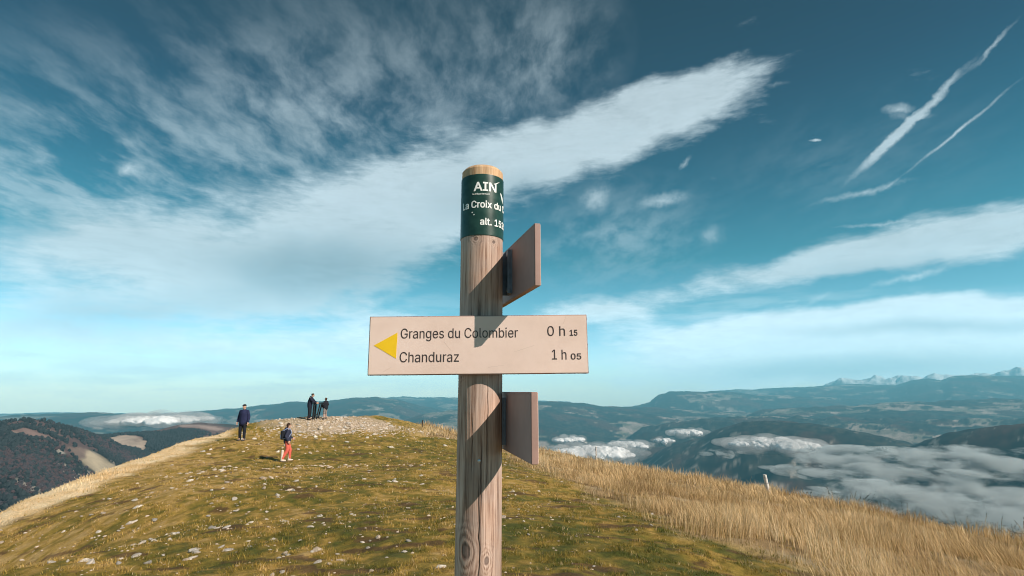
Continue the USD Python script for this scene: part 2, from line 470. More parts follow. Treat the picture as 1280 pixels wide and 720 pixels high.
# ------------------------------------------------------------------ valley, hills and far ranges
# each range: its skyline as (pixel x, pixel y, distance in m), slope widths towards and away from here, roughness
RANGES = [
    dict(sky=[(-160, 545, 2700), (-60, 536, 2700), (0, 532, 2700), (30, 527, 2700), (62, 529, 2800), (100, 541, 2900), (140, 556, 3000), (200, 575, 3100)], front=1900, back=1500, rough=.9),
    dict(sky=[(90, 552, 3900), (120, 545, 3900), (165, 541, 3900), (200, 537, 4000), (225, 530, 4100), (250, 528, 4200), (290, 531, 4300), (330, 536, 4300), (420, 545, 4300)], front=2300, back=1400, rough=.5),
    dict(sky=[(-200, 520, 15000), (0, 521, 15000), (60, 518, 15500), (120, 516, 15500), (170, 519, 16000), (240, 522, 16000), (300, 526, 16000)], front=5000, back=3000, rough=.5),
    dict(sky=[(150, 526, 21000), (210, 517, 20000), (260, 514, 20000), (320, 508, 19000), (370, 503, 18500), (410, 502, 18500), (440, 498, 18000), (470, 497, 18000), (500, 501, 18000), (530, 508, 18500), (560, 516, 19000), (600, 524, 19000)], front=5500, back=4000, rough=.6),
    dict(sky=[(380, 505, 29000), (440, 500, 29000), (490, 496, 28000), (530, 497, 28000), (575, 498, 27000), (640, 500, 26000), (700, 502, 26000)], front=7000, back=5000, rough=.6),
    dict(sky=[(500, 528, 13000), (530, 519, 13000), (555, 514, 13500), (600, 509, 14000), (650, 505, 14000), (690, 502, 14500), (720, 504, 15000), (760, 508, 15500), (800, 509, 16000), (870, 514, 16500), (960, 518, 17000)], front=5200, back=4000, rough=.7),
    dict(sky=[(790, 509, 21000), (812, 503, 21000), (822, 495, 21000), (838, 490, 21000), (870, 489, 21500), (905, 490, 22000), (940, 493, 22500), (1000, 496, 23000), (1080, 499, 24000), (1150, 502, 24000)], front=4200, back=4000, rough=.5),
    dict(sky=[(860, 493, 31500), (900, 488, 31500), (960, 486, 31500), (1020, 483, 31000), (1060, 481, 31000), (1110, 480, 31000)], front=9000, back=6000, rough=.5),
    dict(sky=[(1080, 489, 30000), (1120, 481, 30000), (1142, 476, 30000), (1160, 474, 30000), (1176, 476, 30000), (1188, 471, 30000), (1220, 470, 30000), (1260, 471, 30500), (1300, 472, 31000), (1400, 470, 31000), (1560, 476, 31000)], front=8500, back=6000, rough=.6),
    dict(sky=[(850, 556, 7600), (880, 545, 7500), (900, 536, 7400), (930, 528, 7300), (965, 526, 7200), (1010, 529, 7100), (1060, 537, 7000), (1110, 547, 7000), (1150, 558, 7000)], front=1500, back=1500, rough=.5),
    dict(sky=[(1130, 562, 5900), (1155, 551, 5800), (1185, 542, 5700), (1215, 537, 5600), (1250, 533, 5500), (1290, 530, 5400), (1380, 528, 5300), (1500, 540, 5200)], front=1300, back=1400, rough=.5),
    dict(sky=[(960, 512, 15000), (1020, 509, 15000), (1080, 506, 15500), (1140, 503, 16000), (1180, 501, 16500), (1240, 500, 17000), (1320, 500, 17000), (1480, 505, 17000)], front=5200, back=3000, rough=.9),
    dict(sky=[(820, 533, 10500), (880, 524, 10600), (930, 521, 10800), (990, 522, 11000), (1080, 523, 11500), (1180, 526, 11500), (1300, 527, 11500), (1480, 530, 11500)], front=2600, back=2000, rough=1.2),
]
SNOW = dict(sky=[(1000, 492, 33500), (1035, 482, 33500), (1052, 472.5, 33500), (1075, 474.5, 33500), (1095, 470.5, 33500), (1110, 473.5, 33500), (1128, 469.5, 33500),
                 (1150, 472, 33500), (1168, 467.5, 33500), (1190, 470, 33500), (1215, 466.5, 33500), (1236, 468.5, 33500), (1258, 463, 33500), (1276, 460.5, 33500), (1300, 466, 33500), (1360, 464, 33500), (1460, 474, 33500), (1560, 482, 33500)], front=4200, back=1500, rough=1.0)
BASE = -1120.0


def range_height(k, X, Y, A, R, base):
    px = np.array([s[0] for s in k['sky']], float)
    a, e = azel(px, [s[1] for s in k['sky']])
    rr = np.array([s[2] for s in k['sky']], float)
    top = np.interp(A, a, np.tan(e) * rr) + EYE[2]
    r0 = np.interp(A, a, rr)
    p = np.stack([X, Y, 0 * X], -1)
    jig = (fbm(p / 2600, 3, 71) - .5)
    r1 = r0 * (1 + .10 * jig)
    top = EYE[2] + (top - EYE[2]) * (r1 / r0)
    t = (R - r1) / np.where(R < r1, k['front'], k['back'])
    spur = 1 + .35 * (fbm(p / (k['front'] * .32), 4, 72) - .5) * np.clip(np.abs(t) * 2.2, 0, 1)
    sh = np.exp(-(t / np.maximum(spur, .3)) ** 2)
    end = np.exp(-(np.maximum(a[0] - A, 0) / .06) ** 2) * np.exp(-(np.maximum(A - a[-1], 0) / .06) ** 2)
    rg = (fbm(p / (k['front'] * .10), 5, 73) - .5) * .012 * k['rough'] * R
    return base + (top - base) * sh * end + rg * sh


def valley(X, Y):
    R, A = np.hypot(X, Y), np.arctan2(X, Y)
    p = np.stack([X, Y, 0 * X], -1)
    base = BASE + 330 * (fbm(p / 3300, 5, 81) - .42) * smoothstep(R, 2500, 8000) + 40 * (fbm(p / 500, 3, 82) - .5)
    Z = base.copy()
    for k in RANGES:
        Z = np.maximum(Z, range_height(k, X, Y, A, R, base))
    return Z


def at_far(px, py, tab):
    """world point where a line of sight meets the valley terrain"""
    d = ray(px, py); d = d / np.linalg.norm(d)
    t = np.geomspace(700, 40000, 1500)
    p = EYE + t[:, None] * d
    b = p[:, 2] < tab(p[:, 0], p[:, 1])
    return p[np.argmax(b)] if b.any() else None


def valley_colour(X, Y, Z, slope):
    R, A = np.hypot(X, Y), np.arctan2(X, Y)
    p = np.stack([X, Y, 0 * X], -1)
    pr = p / np.maximum(R, 1)[..., None]
    ang = np.stack([A * 60, np.log(np.maximum(R, 1)) * 22, 0 * A], -1)
    wood = fbm(p / 900, 5, 91) + .25 * (fbm(p / 120, 3, 92) - .5)
    # patchwork of fields between the woods
    cell = noise(np.floor(np.stack([X * .8 + Y * .6, -X * .6 + Y * .8, 0 * X], -1) / np.array([300, 190, 1])) * 7.31, 93)
    field = ramp(cell, [(0, (.075, .080, .062)), (.35, (.14, .13, .10)), (.6, (.20, .165, .14)), (.85, (.30, .245, .215)), (1, (.095, .10, .075))])
    forest = ramp(np.clip(.5 + (fbm(p / 60, 3, 94) - .5) * 2.0, 0, 1), [(0, (.008, .012, .014)), (.6, (.020, .026, .024)), (1, (.046, .044, .036))])
    autumn = smoothstep(fbm(p / 500, 4, 95), .52, .66)[..., None]
    forest = forest * (1 - .6 * autumn) + np.array([.075, .038, .030]) * .6 * autumn
    w = smoothstep(wood - np.clip(slope - .18, 0, .5) * 1.2 + .10 * smoothstep(Z, -900, -500) * -1, .485, .53)
    dark = smoothstep(R, 8500, 4500)                        # the near slopes are wooded almost everywhere
    w = w * (1 - .85 * dark)
    c = forest * (1 - w[..., None]) + field * w[..., None]
    cliff = smoothstep(fbm(p / 110, 4, 96), .62, .68) * smoothstep(slope, .35, .6)
    c = c * (1 - .7 * cliff[..., None]) + np.array([.33, .29, .25]) * .7 * cliff[..., None]
    specks = (noise(np.floor(p / 38), 97) > .993) & (R > 5000) & (Z < -850) & (fbm(p / 1400, 3, 98) > .55)
    c = np.where(specks[..., None], np.array([.55, .48, .42]), c)
    return c


CLEARINGS = []


def build_valley():
    az = np.concatenate([np.linspace(-math.pi, -.86, 60)[:-1], np.linspace(-.86, .86, 860), np.linspace(.86, math.pi, 60)[1:]])
    r = np.concatenate([np.geomspace(500, 12000, 330)[:-1], np.geomspace(12000, 35500, 150)])
    v, q, A, R = polar_sheet(az, r, valley)
    Z = v[:, 2].reshape(A.shape)
    tab = RegularGridInterpolator((az, r), Z, bounds_error=False, fill_value=BASE)
    look = lambda x, y: tab(np.stack([np.arctan2(x, y), np.hypot(x, y)], -1))
    gr = np.abs(np.gradient(Z, axis=1) / np.gradient(R, axis=1))
    ga = np.abs(np.gradient(Z, axis=0) / np.maximum(R * np.gradient(A, axis=0), 1))
    slope = np.hypot(gr, ga).ravel()
    c = valley_colour(v[:, 0], v[:, 1], v[:, 2], slope)
    # open meadows and moor on the near hills to the left
    mask = np.zeros(len(v))
    X, Y = v[:, 0], v[:, 1]
    p = np.stack([X, Y, 0 * X], -1)
    for pix, size, col, tone in [((117, 577), (34, 13), (.36, .29, .20), 1), ((150, 551), (30, 8), (.36, .28, .22), 1), ((38, 541), (30, 3.5), (.34, .26, .21), 1),
                                 ((70, 545), (55, 16), (.125, .075, .070), .8), ((235, 540), (75, 11), (.14, .085, .075), .85), ((255, 534), (30, 2.5), (.30, .22, .19), .9)]:
        h = at_far(*pix, look)
        if h is None: continue
        d0 = np.hypot(h[0], h[1]); a0 = math.atan2(h[0], h[1])
        h2 = at_far(pix[0], pix[1] - size[1], look); h3 = at_far(pix[0], pix[1] + size[1], look)
        up = abs(math.hypot(h2[0], h2[1]) - d0) if h2 is not None else 200
        dn = abs(math.hypot(h3[0], h3[1]) - d0) if h3 is not None else 200
        up, dn = min(up, 900), min(dn, 900)
        dr = np.hypot(X, Y) - d0
        u = (np.arctan2(X, Y) - a0) / (size[0] / FPX * math.cos(a0) ** 2 * 1.0)
        w = dr / np.where(dr > 0, max(up, 25), max(dn, 25))
        k = smoothstep(1.0 - np.hypot(u, w) + (fbm(p / 170, 4, 99) - .5) * 1.1, 0, .12) * tone
        if col[0] > .2:
            mask = np.maximum(mask, k)
        c = c * (1 - k[:, None]) + np.array(col) * k[:, None] * (.85 + .3 * fbm(p / 60, 3, 90))[:, None]
    g = obj('terrain', (v, q), attr_colour_material('far_land', scale=.012, bump=0, vary=.30), smooth=True, prims={'colour': c})
    tag(g, kind='structure')
    # woods on the near hills: thousands of crowns that read as one mass
    rng = np.random.default_rng(5)
    n = 150000
    aa = rng.uniform(-.80, -.46, n); dd = np.sqrt(rng.uniform(1300 ** 2, 4300 ** 2, n))
    x, y = dd * np.sin(aa), dd * np.cos(aa)
    z = look(x, y)
    col = RegularGridInterpolator((az, r), mask.reshape(A.shape), bounds_error=False, fill_value=0)(np.stack([aa, dd], -1))
    q2 = np.stack([x, y, 0 * x], -1)
    thin = fbm(q2 / 300, 3, 88)
    keep = (col < .25 + .1 * rng.random(n)) & (rng.random(n) < np.clip((thin - .30) * 4, .05, 1)) & (dd < 3900)
    crown_instances('forest', x[keep], y[keep], z[keep], rng, 4.6)
    # the snowy range on the horizon
    a = np.linspace(.50, .95, 420); rs = np.geomspace(29000, 34600, 60)
    v, q, A, R = polar_sheet(a, rs, lambda X, Y: range_height(SNOW, X, Y, np.arctan2(X, Y), np.hypot(X, Y), np.full(X.shape, -1500.0)))
    p = v.copy(); p[:, 2] = 0
    s = smoothstep(v[:, 2] + (fbm(p / 1500, 4, 66) - .5) * 1500, 150, 800)[:, None]
    c = np.array([.10, .12, .14]) * (1 - s) + np.array([.62, .66, .70]) * s
    tag(obj('snowy_mountains', (v, q), attr_colour_material('snow_rock', scale=.001, bump=0, vary=.1), smooth=True, prims={'colour': c}), kind='structure')


def crown_instances(name, x, y, z, rng, size):
    pi = UsdGeom.PointInstancer.Define(stage, W + name)
    tag(pi.GetPrim(), kind='stuff')
    protos = UsdGeom.Scope.Define(stage, W + name + '/crowns')
    m = [plain('leaf_dark', (.012, .017, .020), .9, .5, .25), plain('leaf_blue', (.020, .027, .030), .9, .5, .25), plain('leaf_rust', (.058, .034, .036), .9, .4, .25), plain('leaf_bare', (.042, .034, .040), .9, .4, .25)]
    for k in range(4):
        s = trimesh.creation.icosphere(1 if k else 1, 1.0)
        vv = s.vertices * (1 + (noise(s.vertices * 2.1 + 9, k)[:, None] - .5) * .8)
        vv[:, 2] *= 1.5 if k < 2 else 1.0
        vv[:, 2] += .6
        usdkit.mesh(stage, W + name + f'/crowns/crown_{k:03d}', trimesh.Trimesh(vv, s.faces, process=False), m[k], smooth=False)
        pi.GetPrototypesRel().AddTarget(W + name + f'/crowns/crown_{k:03d}')
    n = len(x)
    q = np.stack([x, y, 0 * x], -1)
    rust = fbm(q / 420, 3, 44)
    idx = np.where(rust + rng.normal(0, .08, n) > .53, rng.integers(2, 4, n), rng.integers(0, 2, n))
    sc = size * rng.uniform(.45, 1.5, n)
    pi.CreatePositionsAttr(Vt.Vec3fArray.FromNumpy(np.stack([x, y, z], -1).astype(np.float32)))
    pi.CreateProtoIndicesAttr(Vt.IntArray.FromNumpy(idx.astype(np.int32)))
    pi.CreateScalesAttr(Vt.Vec3fArray.FromNumpy(np.stack([sc, sc, sc * rng.uniform(.8, 1.2, n)], -1).astype(np.float32)))
    an = rng.uniform(0, 2 * math.pi, n) / 2
    pi.CreateOrientationsAttr(Vt.QuathArray([Gf.Quath(float(math.cos(t)), 0, 0, float(math.sin(t))) for t in an]))


build_valley()

# the air: distant land fades towards blue
def build_haze():
    # a closed body of air, flat below, thinning out gently towards its rim
    t = np.linspace(0, math.pi / 2, 40)
    prof = np.vstack([[0, -1900.0], [47000.0, -1900.0], np.stack([48000 * np.cos(t), 2350 * np.sin(t)], -1)])
    prof[-1, 0] = 0
    b = trimesh.creation.revolve(prof, sections=128)
    v = np.array(b.vertices)
    m = usdkit.material(stage, '/World/Looks/air', {'v': ('principled_volume', {'color': HAZE_COLOUR, 'density': HAZE_DENSITY, 'anisotropy': 0.0, 'absorption_color': HAZE_ABSORB})}, [], volume='v.volume')
    tag(obj('haze', trimesh.Trimesh(v, b.faces, process=False), m), kind='stuff')


HAZE_COLOUR, HAZE_DENSITY, HAZE_ABSORB = (.27, .78, 1.0), 3.8e-5, (0, 0, 0)
build_haze()
# ------------------------------------------------------------------ low clouds lying in the valley
def cloud_body(seed, hw, depth, hh, puffs=9, lump=.6):
    """a bank of cloud: puffs melted together, then broken up by noise"""
    rng = np.random.default_rng(seed)
    parts = []
    for i in range(puffs):
        u = -1 + 2 * (i + .5) / puffs + rng.normal(0, .08)
        k = math.sqrt(max(1 - .85 * u * u, .08))
        parts.append(Manifold.sphere(1, 24).scale((hw * rng.uniform(.22, .34), depth * rng.uniform(.30, .55) * k, hh * rng.uniform(.55, 1.0) * k)).translate((u * hw * .78, rng.normal(0, .25) * depth, rng.uniform(-.15, .15) * hh)))
    m = Manifold.batch_boolean(parts, m3.OpType.Add).refine_to_length(hw / 34).to_mesh()
    t = trimesh.Trimesh(m.vert_properties[:, :3], m.tri_verts, process=True)
    trimesh.smoothing.filter_taubin(t, iterations=4)
    n = t.vertex_normals
    v = t.vertices
    q = v / np.array([hh * 1.6, hh * 1.6, hh * 1.1]) + seed * 7.7
    d = (np.abs(fbm(q, 4, seed) - .5) * -1.6 + .35 + (fbm(q * 2.7, 3, seed + 3) - .5) * .5) * hh * lump
    t.vertices = v + n * d[:, None] * np.array([1.6, 1.6, .75])
    return t


def vapour_material(name, colour, density, size, streak, keep=(1, 1, 1), lo=.44, hi=.62):
    """soft cloud: dense in clumps, thin between them"""
    return usdkit.material(stage, '/World/Looks/' + name, {
        'g': ('geometry', {}), 'm': ('mapping', {'scale': (1 / size, 1 / size, 1 / (size * streak))}), 'n': ('noise_texture', {'scale': 1.0, 'detail': 6.0, 'roughness': .62}),
        'r': ('map_range', {'range_type': 'smoothstep', 'from_min': lo, 'from_max': hi, 'to_min': 0.0, 'to_max': density, 'clamp': True}),
        'v': ('principled_volume', {'color': colour, 'anisotropy': 0.0, 'absorption_color': keep})},
        [('g.position', 'm.vector'), ('m.vector', 'n.vector'), ('n.fac', 'r.value'), ('r.result', 'v.density')], volume='v.volume')


def build_low_clouds():
    mats = {'white': vapour_material('cloud_white', (1, 1, 1), .005, 200, .7, (1, 1, 1), .36, .60), 'grey': vapour_material('cloud_grey', (.88, .98, 1.0), .011, 230, .36, (0, 0, 0), .505, .60), 'thin': vapour_material('cloud_thin', (1, 1, 1), .007, 420, .6)}
    core = mat('cloud_core', {'d': ('diffuse_bsdf', {'color': (.93, .92, .92)}), 't': ('translucent_bsdf', {'color': (.93, .92, .92)}), 'x': ('mix_closure', {'fac': .35})}, [('d.BSDF', 'x.closure1'), ('t.BSDF', 'x.closure2')], surface='x.closure')
    CL = [(200, 526, 7000, 64, 9, 'white', 'white cloud bank lying behind the wooded hills on the left'),
          (742, 567, 5200, 66, 13, 'white', 'largest white cloud bank, low behind the dry grass right of the signpost'),
          (712, 550, 6800, 26, 6, 'white', 'small white cloud just right of the lower brown board'),
          (786, 557, 6300, 34, 7, 'white', 'small flat white cloud above the thin grey fence post'),
          (830, 551, 7000, 15, 5, 'white', 'smallest round white puff in the valley'),
          (858, 541, 7800, 27, 6, 'white', 'flat white cloud in front of the dark wooded ridge, left end'),
          (968, 556, 5600, 62, 11, 'white', 'long bright white cloud against the dark wooded ridge'),
          (905, 566, 5200, 24, 6, 'grey', 'faint grey cloud shred below the long bright cloud'),
          (1150, 573, 4600, 125, 11, 'grey', 'grey cloud bank below the two dark ridges on the right, uppermost'),
          (1262, 582, 4200, 100, 15, 'grey', 'grey cloud bank at the right edge under the dark purple ridge'),
          (1190, 606, 3700, 130, 13, 'grey', 'middle grey cloud bank over the dark valley on the right'),
          (1040, 592, 4200, 70, 7, 'grey', 'thin grey cloud left of the grey banks on the right'),
          (1225, 640, 3100, 150, 20, 'grey', 'lowest grey cloud bank just above the grass edge on the right'),
          (1060, 622, 3400, 60, 6, 'grey', 'small grey cloud above the pale leaning fence post')]
    for i, (px, py, r, hw, hh, kind, lab) in enumerate(CL):
        d = ray(px, py); d = d / np.hypot(d[0], d[1])
        c = EYE + d * r
        k = r / FPX
        t = cloud_body(i + 1, hw * k, hw * k * (.8 if hw > 50 else 1.1), hh * k * 1.15, 11 if hw > 60 else 7, .28 if kind == 'white' else 0.0)
        th = thing('low_cloud', lab, 'cloud', c, -math.atan2(d[0], d[1]), 'low clouds in the valley')
        obj('vapour', t, mats[kind], th, smooth=True)
        if kind == 'white':                                # the thick heart of a bank, lumpy like a cauliflower
            q = cloud_body(i + 31, hw * k * .70, hw * k * (.55 if hw > 50 else .7), hh * k * .62, 13 if hw > 60 else 8, 1.0)
            obj('cloud_heart', q, core, th, smooth=True)


build_low_clouds()
# ------------------------------------------------------------------ the signpost
POST = np.array([-0.0905, 1.532])           # where it stands
POST_R = .0625
POST_TOP = 2.216


def bevel_box(size, r=.002, seg=2):
    x, y, z = [s / 2 - r for s in size]
    pts = [Manifold.sphere(r, 8).translate((a * x, b * y, c * z)) for a in (-1, 1) for b in (-1, 1) for c in (-1, 1)]
    m = Manifold.batch_hull(pts).to_mesh()
    return trimesh.Trimesh(m.vert_properties[:, :3], m.tri_verts, process=False)


def zpix(py, depth=None):
    return panel_point(601, py, depth or POST[1] - POST_R)[2]


def build_post_mesh():
    na, nz = 300, 900
    th = np.linspace(0, 2 * math.pi, na + 1)[:-1]
    z = np.concatenate([np.linspace(-.25, 1.1, 120)[:-1], np.linspace(1.1, POST_TOP - .004, nz)])
    T, Z = np.meshgrid(th, z, indexing='ij')
    s = T * POST_R                                        # along the surface, 0 = +x side
    # knots: (angle, height, half width, half height, depth)
    knots = [(-2.10, zpix(690), .015, .026, .8), (-1.16, zpix(702), .007, .012, .8), (-1.80, zpix(298), .008, .007, .7), (-.92, zpix(301), .006, .006, .9), (.8, 1.5, .012, .02, .8), (2.1, 1.75, .011, .018, .8), (-2.5, 1.62, .007, .012, .6)]
    gx = s.copy(); kn = np.zeros_like(s); ring = np.full_like(s, 9.0)
    for a, h, w, hh, dp in knots:
        ds = (np.angle(np.exp(1j * (T - a)))) * POST_R
        dz = Z - h
        rr = np.sqrt((ds / w) ** 2 + (dz / hh) ** 2) * (1 + .55 * (fbm(np.stack([ds / w * .8 + a * 9, dz / hh * .8, 0 * ds], -1), 3, 4) - .5))
        gx += -np.sign(ds) * w * 1.5 * np.exp(-(rr / 2.0) ** 2) * np.minimum(np.abs(ds) / (.3 * w), 1)
        ring = np.where(rr < ring, rr, ring)
        kn = np.maximum(kn, dp * smoothstep(rr, 1.05, .6))
    p = np.stack([np.cos(T) * 3, np.sin(T) * 3, Z * 2.2], -1)
    gx = gx + (fbm(p, 3, 5) - .5) * .010
    # drying cracks
    crack = np.zeros_like(s)
    rng = np.random.default_rng(3)
    for a, z0, z1, w in [(-1.52, .9, 1.36, .0016), (-1.42, 1.22, 1.46, .0012), (-1.60, 1.62, 1.85, .0011), (-1.85, 1.30, 1.50, .0009), (-1.2, 1.25, 1.6, .0009), (-1.95, 1.64, 1.80, .0008), (-1.35, 1.66, 1.72, .001), (-1.1, .8, 1.1, .0012), (.5, 1, 1.8, .002), (2.0, .9, 1.9, .0025), (3.0, 1.2, 2.0, .002)]:
        wob = (fbm(np.stack([Z * 14, 0 * Z + a, 0 * Z], -1), 3, 6) - .5) * .010 + (gx - s) * .6
        ds = np.angle(np.exp(1j * (T - a))) * POST_R + wob
        tap = smoothstep(Z, z0, z0 + .08) * smoothstep(Z, z1, z1 - .08)
        crack = np.maximum(crack, np.exp(-(ds / w) ** 2) * tap)
    grain = fbm(np.stack([gx * 420, Z * 5, 0 * Z], -1), 3, 7)
    R = POST_R * (1 + .012 * (fbm(p * .5, 2, 8) - .5)) - .0034 * crack - .0009 * (grain - .5) - .0012 * kn
    R = R - np.interp(Z, [POST_TOP - .010, POST_TOP - .004], [0, .005])
    V = np.stack([R * np.cos(T), R * np.sin(T), Z], -1)
    nzz = len(z)
    i, j = np.meshgrid(np.arange(na), np.arange(nzz - 1), indexing='ij')
    i2 = (i + 1) % na
    q = np.stack([i * nzz + j, i2 * nzz + j, i2 * nzz + j + 1, i * nzz + j + 1], -1).reshape(-1, 4)
    # the sawn top, slightly domed
    rings, base = [], na * nzz
    v = V.reshape(-1, 3)
    top_v, top_f = [], []
    rad = np.linspace(1, 0, 14)[1:-1]
    for k in rad:
        top_v.append(np.stack([(POST_R - .005) * k * np.cos(th), (POST_R - .005) * k * np.sin(th), np.full(na, POST_TOP + .001 * (1 - k))], -1))
    tv = np.vstack(top_v + [np.array([[0, 0, POST_TOP + .001]])])
    first = (np.arange(na) + 1) * nzz - 1
    tri = []
    prev = first
    for k in range(len(rad)):
        cur = base + k * na + np.arange(na)
        n2 = (np.arange(na) + 1) % na
        tri += [np.stack([prev, prev[n2], cur[n2]], 1), np.stack([prev, cur[n2], cur], 1)]
        prev = cur
    n2 = (np.arange(na) + 1) % na
    tri.append(np.stack([prev, prev[n2], np.full(na, len(v) + len(tv) - 1)], 1))
    f = np.vstack([q[:, [0, 1, 2]], q[:, [0, 2, 3]]] + tri)
    allv = np.vstack([v, tv])
    ta = np.hypot(tv[:, 0], tv[:, 1])
    grainv = np.concatenate([np.stack([gx, Z, ring], -1).reshape(-1, 3), np.stack([ta, 0 * ta + 3, 0 * ta + 9], -1)])
    wear = np.concatenate([np.stack([kn, crack, smoothstep(Z, POST_TOP - .080, POST_TOP - .075)], -1).reshape(-1, 3), np.stack([0 * ta, 0 * ta, 0 * ta + 1], -1)])
    return allv, f, grainv, wear


def wood_material():
    n = {'g': ('attribute', {'attribute': 'grain'}), 'w': ('attribute', {'attribute': 'wear'}), 'sg': ('separate_xyz', {}), 'sw': ('separate_xyz', {}), 'pos': ('texture_coordinate', {}),
         'm1': ('mapping', {'scale': (260, 5, 0)}), 'n1': ('noise_texture', {'scale': 1.0, 'detail': 6.0, 'roughness': .7}),
         'm2': ('mapping', {'scale': (60, 2.2, 0)}), 'n2': ('noise_texture', {'scale': 1.0, 'detail': 4.0, 'roughness': .6}),
         'n3': ('noise_texture', {'scale': 9.0, 'detail': 5.0, 'roughness': .6}),
         'rings': ('math', {'math_type': 'sine'}), 'rs': ('math', {'math_type': 'multiply', 'value2': 7.0}), 'rf': ('map_range', {'from_min': 4.4, 'from_max': 1.0, 'to_min': 0.0, 'to_max': .055, 'clamp': True}),
         'rm': ('math', {'math_type': 'multiply'}), 'sum': ('math', {'math_type': 'multiply_add', 'value2': .62}), 'sum2': ('math', {'math_type': 'add'}), 'n2s': ('math', {'math_type': 'multiply', 'value2': .38}),
         'r': ('rgb_ramp', {'ramp': [(.30, (.055, .028, .020)), (.42, (.22, .125, .085)), (.50, (.46, .305, .235)), (.66, (.64, .475, .39))]}),
         'grey': ('mix', {'color2': (.40, .345, .32)}), 'gf': ('map_range', {'from_min': .42, 'from_max': .72, 'to_min': .0, 'to_max': .6, 'clamp': True}),
         'fr': ('mix', {}), 'frc': ('rgb_ramp', {'ramp': [(.34, (.28, .13, .06)), (.48, (.56, .35, .20)), (.62, (.70, .50, .33))]}),
         'k': ('mix', {'color2': (.105, .075, .068)}), 'c': ('mix', {'color2': (.035, .020, .015)}), 'ck': ('math', {'math_type': 'multiply', 'value2': .9}),
         'kk': ('math', {'math_type': 'multiply', 'value2': .85}),
         'm5': ('mapping', {'scale': (26, 2.6, 0)}), 'n5': ('noise_texture', {'scale': 1.0, 'detail': 6.0, 'roughness': .65}), 'mr5': ('map_range', {'from_min': .32, 'from_max': .62, 'to_min': .64, 'to_max': 1.10, 'clamp': True}), 'st': ('vector_math', {'math_type': 'scale'}),
         'b': ('bump', {'strength': .8, 'distance': .0016}), 'p': ('principled_bsdf', {'roughness': .78, 'specular_ior_level': .2})}
    l = [('g.vector', 'sg.vector'), ('w.vector', 'sw.vector'), ('g.vector', 'm1.vector'), ('m1.vector', 'n1.vector'), ('g.vector', 'm2.vector'), ('m2.vector', 'n2.vector'),
         ('pos.object', 'n3.vector'), ('sg.z', 'rs.value1'), ('rs.value', 'rings.value1'), ('sg.z', 'rf.value'), ('rings.value', 'rm.value1'), ('rf.result', 'rm.value2'),
         ('n1.fac', 'sum.value1'), ('n2.fac', 'n2s.value1'), ('n2s.value', 'sum.value3'), ('sum.value', 'sum2.value1'), ('rm.value', 'sum2.value2'), ('sum2.value', 'r.fac'),
         ('r.color', 'grey.color1'), ('n3.fac', 'gf.value'), ('gf.result', 'grey.fac'), ('sum2.value', 'frc.fac'), ('grey.color', 'fr.color1'), ('frc.color', 'fr.color2'), ('sw.z', 'fr.fac'),
         ('sw.x', 'kk.value1'), ('kk.value', 'k.fac'), ('fr.color', 'k.color1'), ('sw.y', 'ck.value1'), ('ck.value', 'c.fac'), ('k.color', 'c.color1'), ('c.color', 'st.vector1'), ('g.vector', 'm5.vector'), ('m5.vector', 'n5.vector'), ('n5.fac', 'mr5.value'), ('mr5.result', 'st.scale'), ('st.vector', 'p.base_color'),
         ('sum2.value', 'b.height'), ('b.normal', 'p.normal')]
    return mat('weathered_wood', n, l)


def text(s, cap, squeeze=1.0, bold=False, depth=.0008):
    m = meshkit.text_mesh(s, 1.0, depth, bold)
    m.apply_scale([cap * squeeze, cap, 1.0])
    return m


def on_front(m, x, z, y):
    """lettering made in the xy plane, stood up facing -y"""
    v = np.array(m.vertices)
    return trimesh.Trimesh(np.stack([v[:, 0] + x, y - v[:, 2], v[:, 1] + z], -1), m.faces, process=False)


def on_band(m, start_angle, z, radius):
    """lettering wrapped round the sleeve; start_angle from the front, to the right"""
    m = m.copy()
    v, f = trimesh.remesh.subdivide_to_size(m.vertices, m.faces, max_edge=.006)
    a = -math.pi / 2 + start_angle + v[:, 0] / radius
    r = radius + v[:, 2]
    return trimesh.Trimesh(np.stack([r * np.cos(a), r * np.sin(a), v[:, 1] + z], -1), f, process=False)


def panel_point(px, py, depth):
    d = ray(px, py)
    return EYE + d * (depth / d[1])


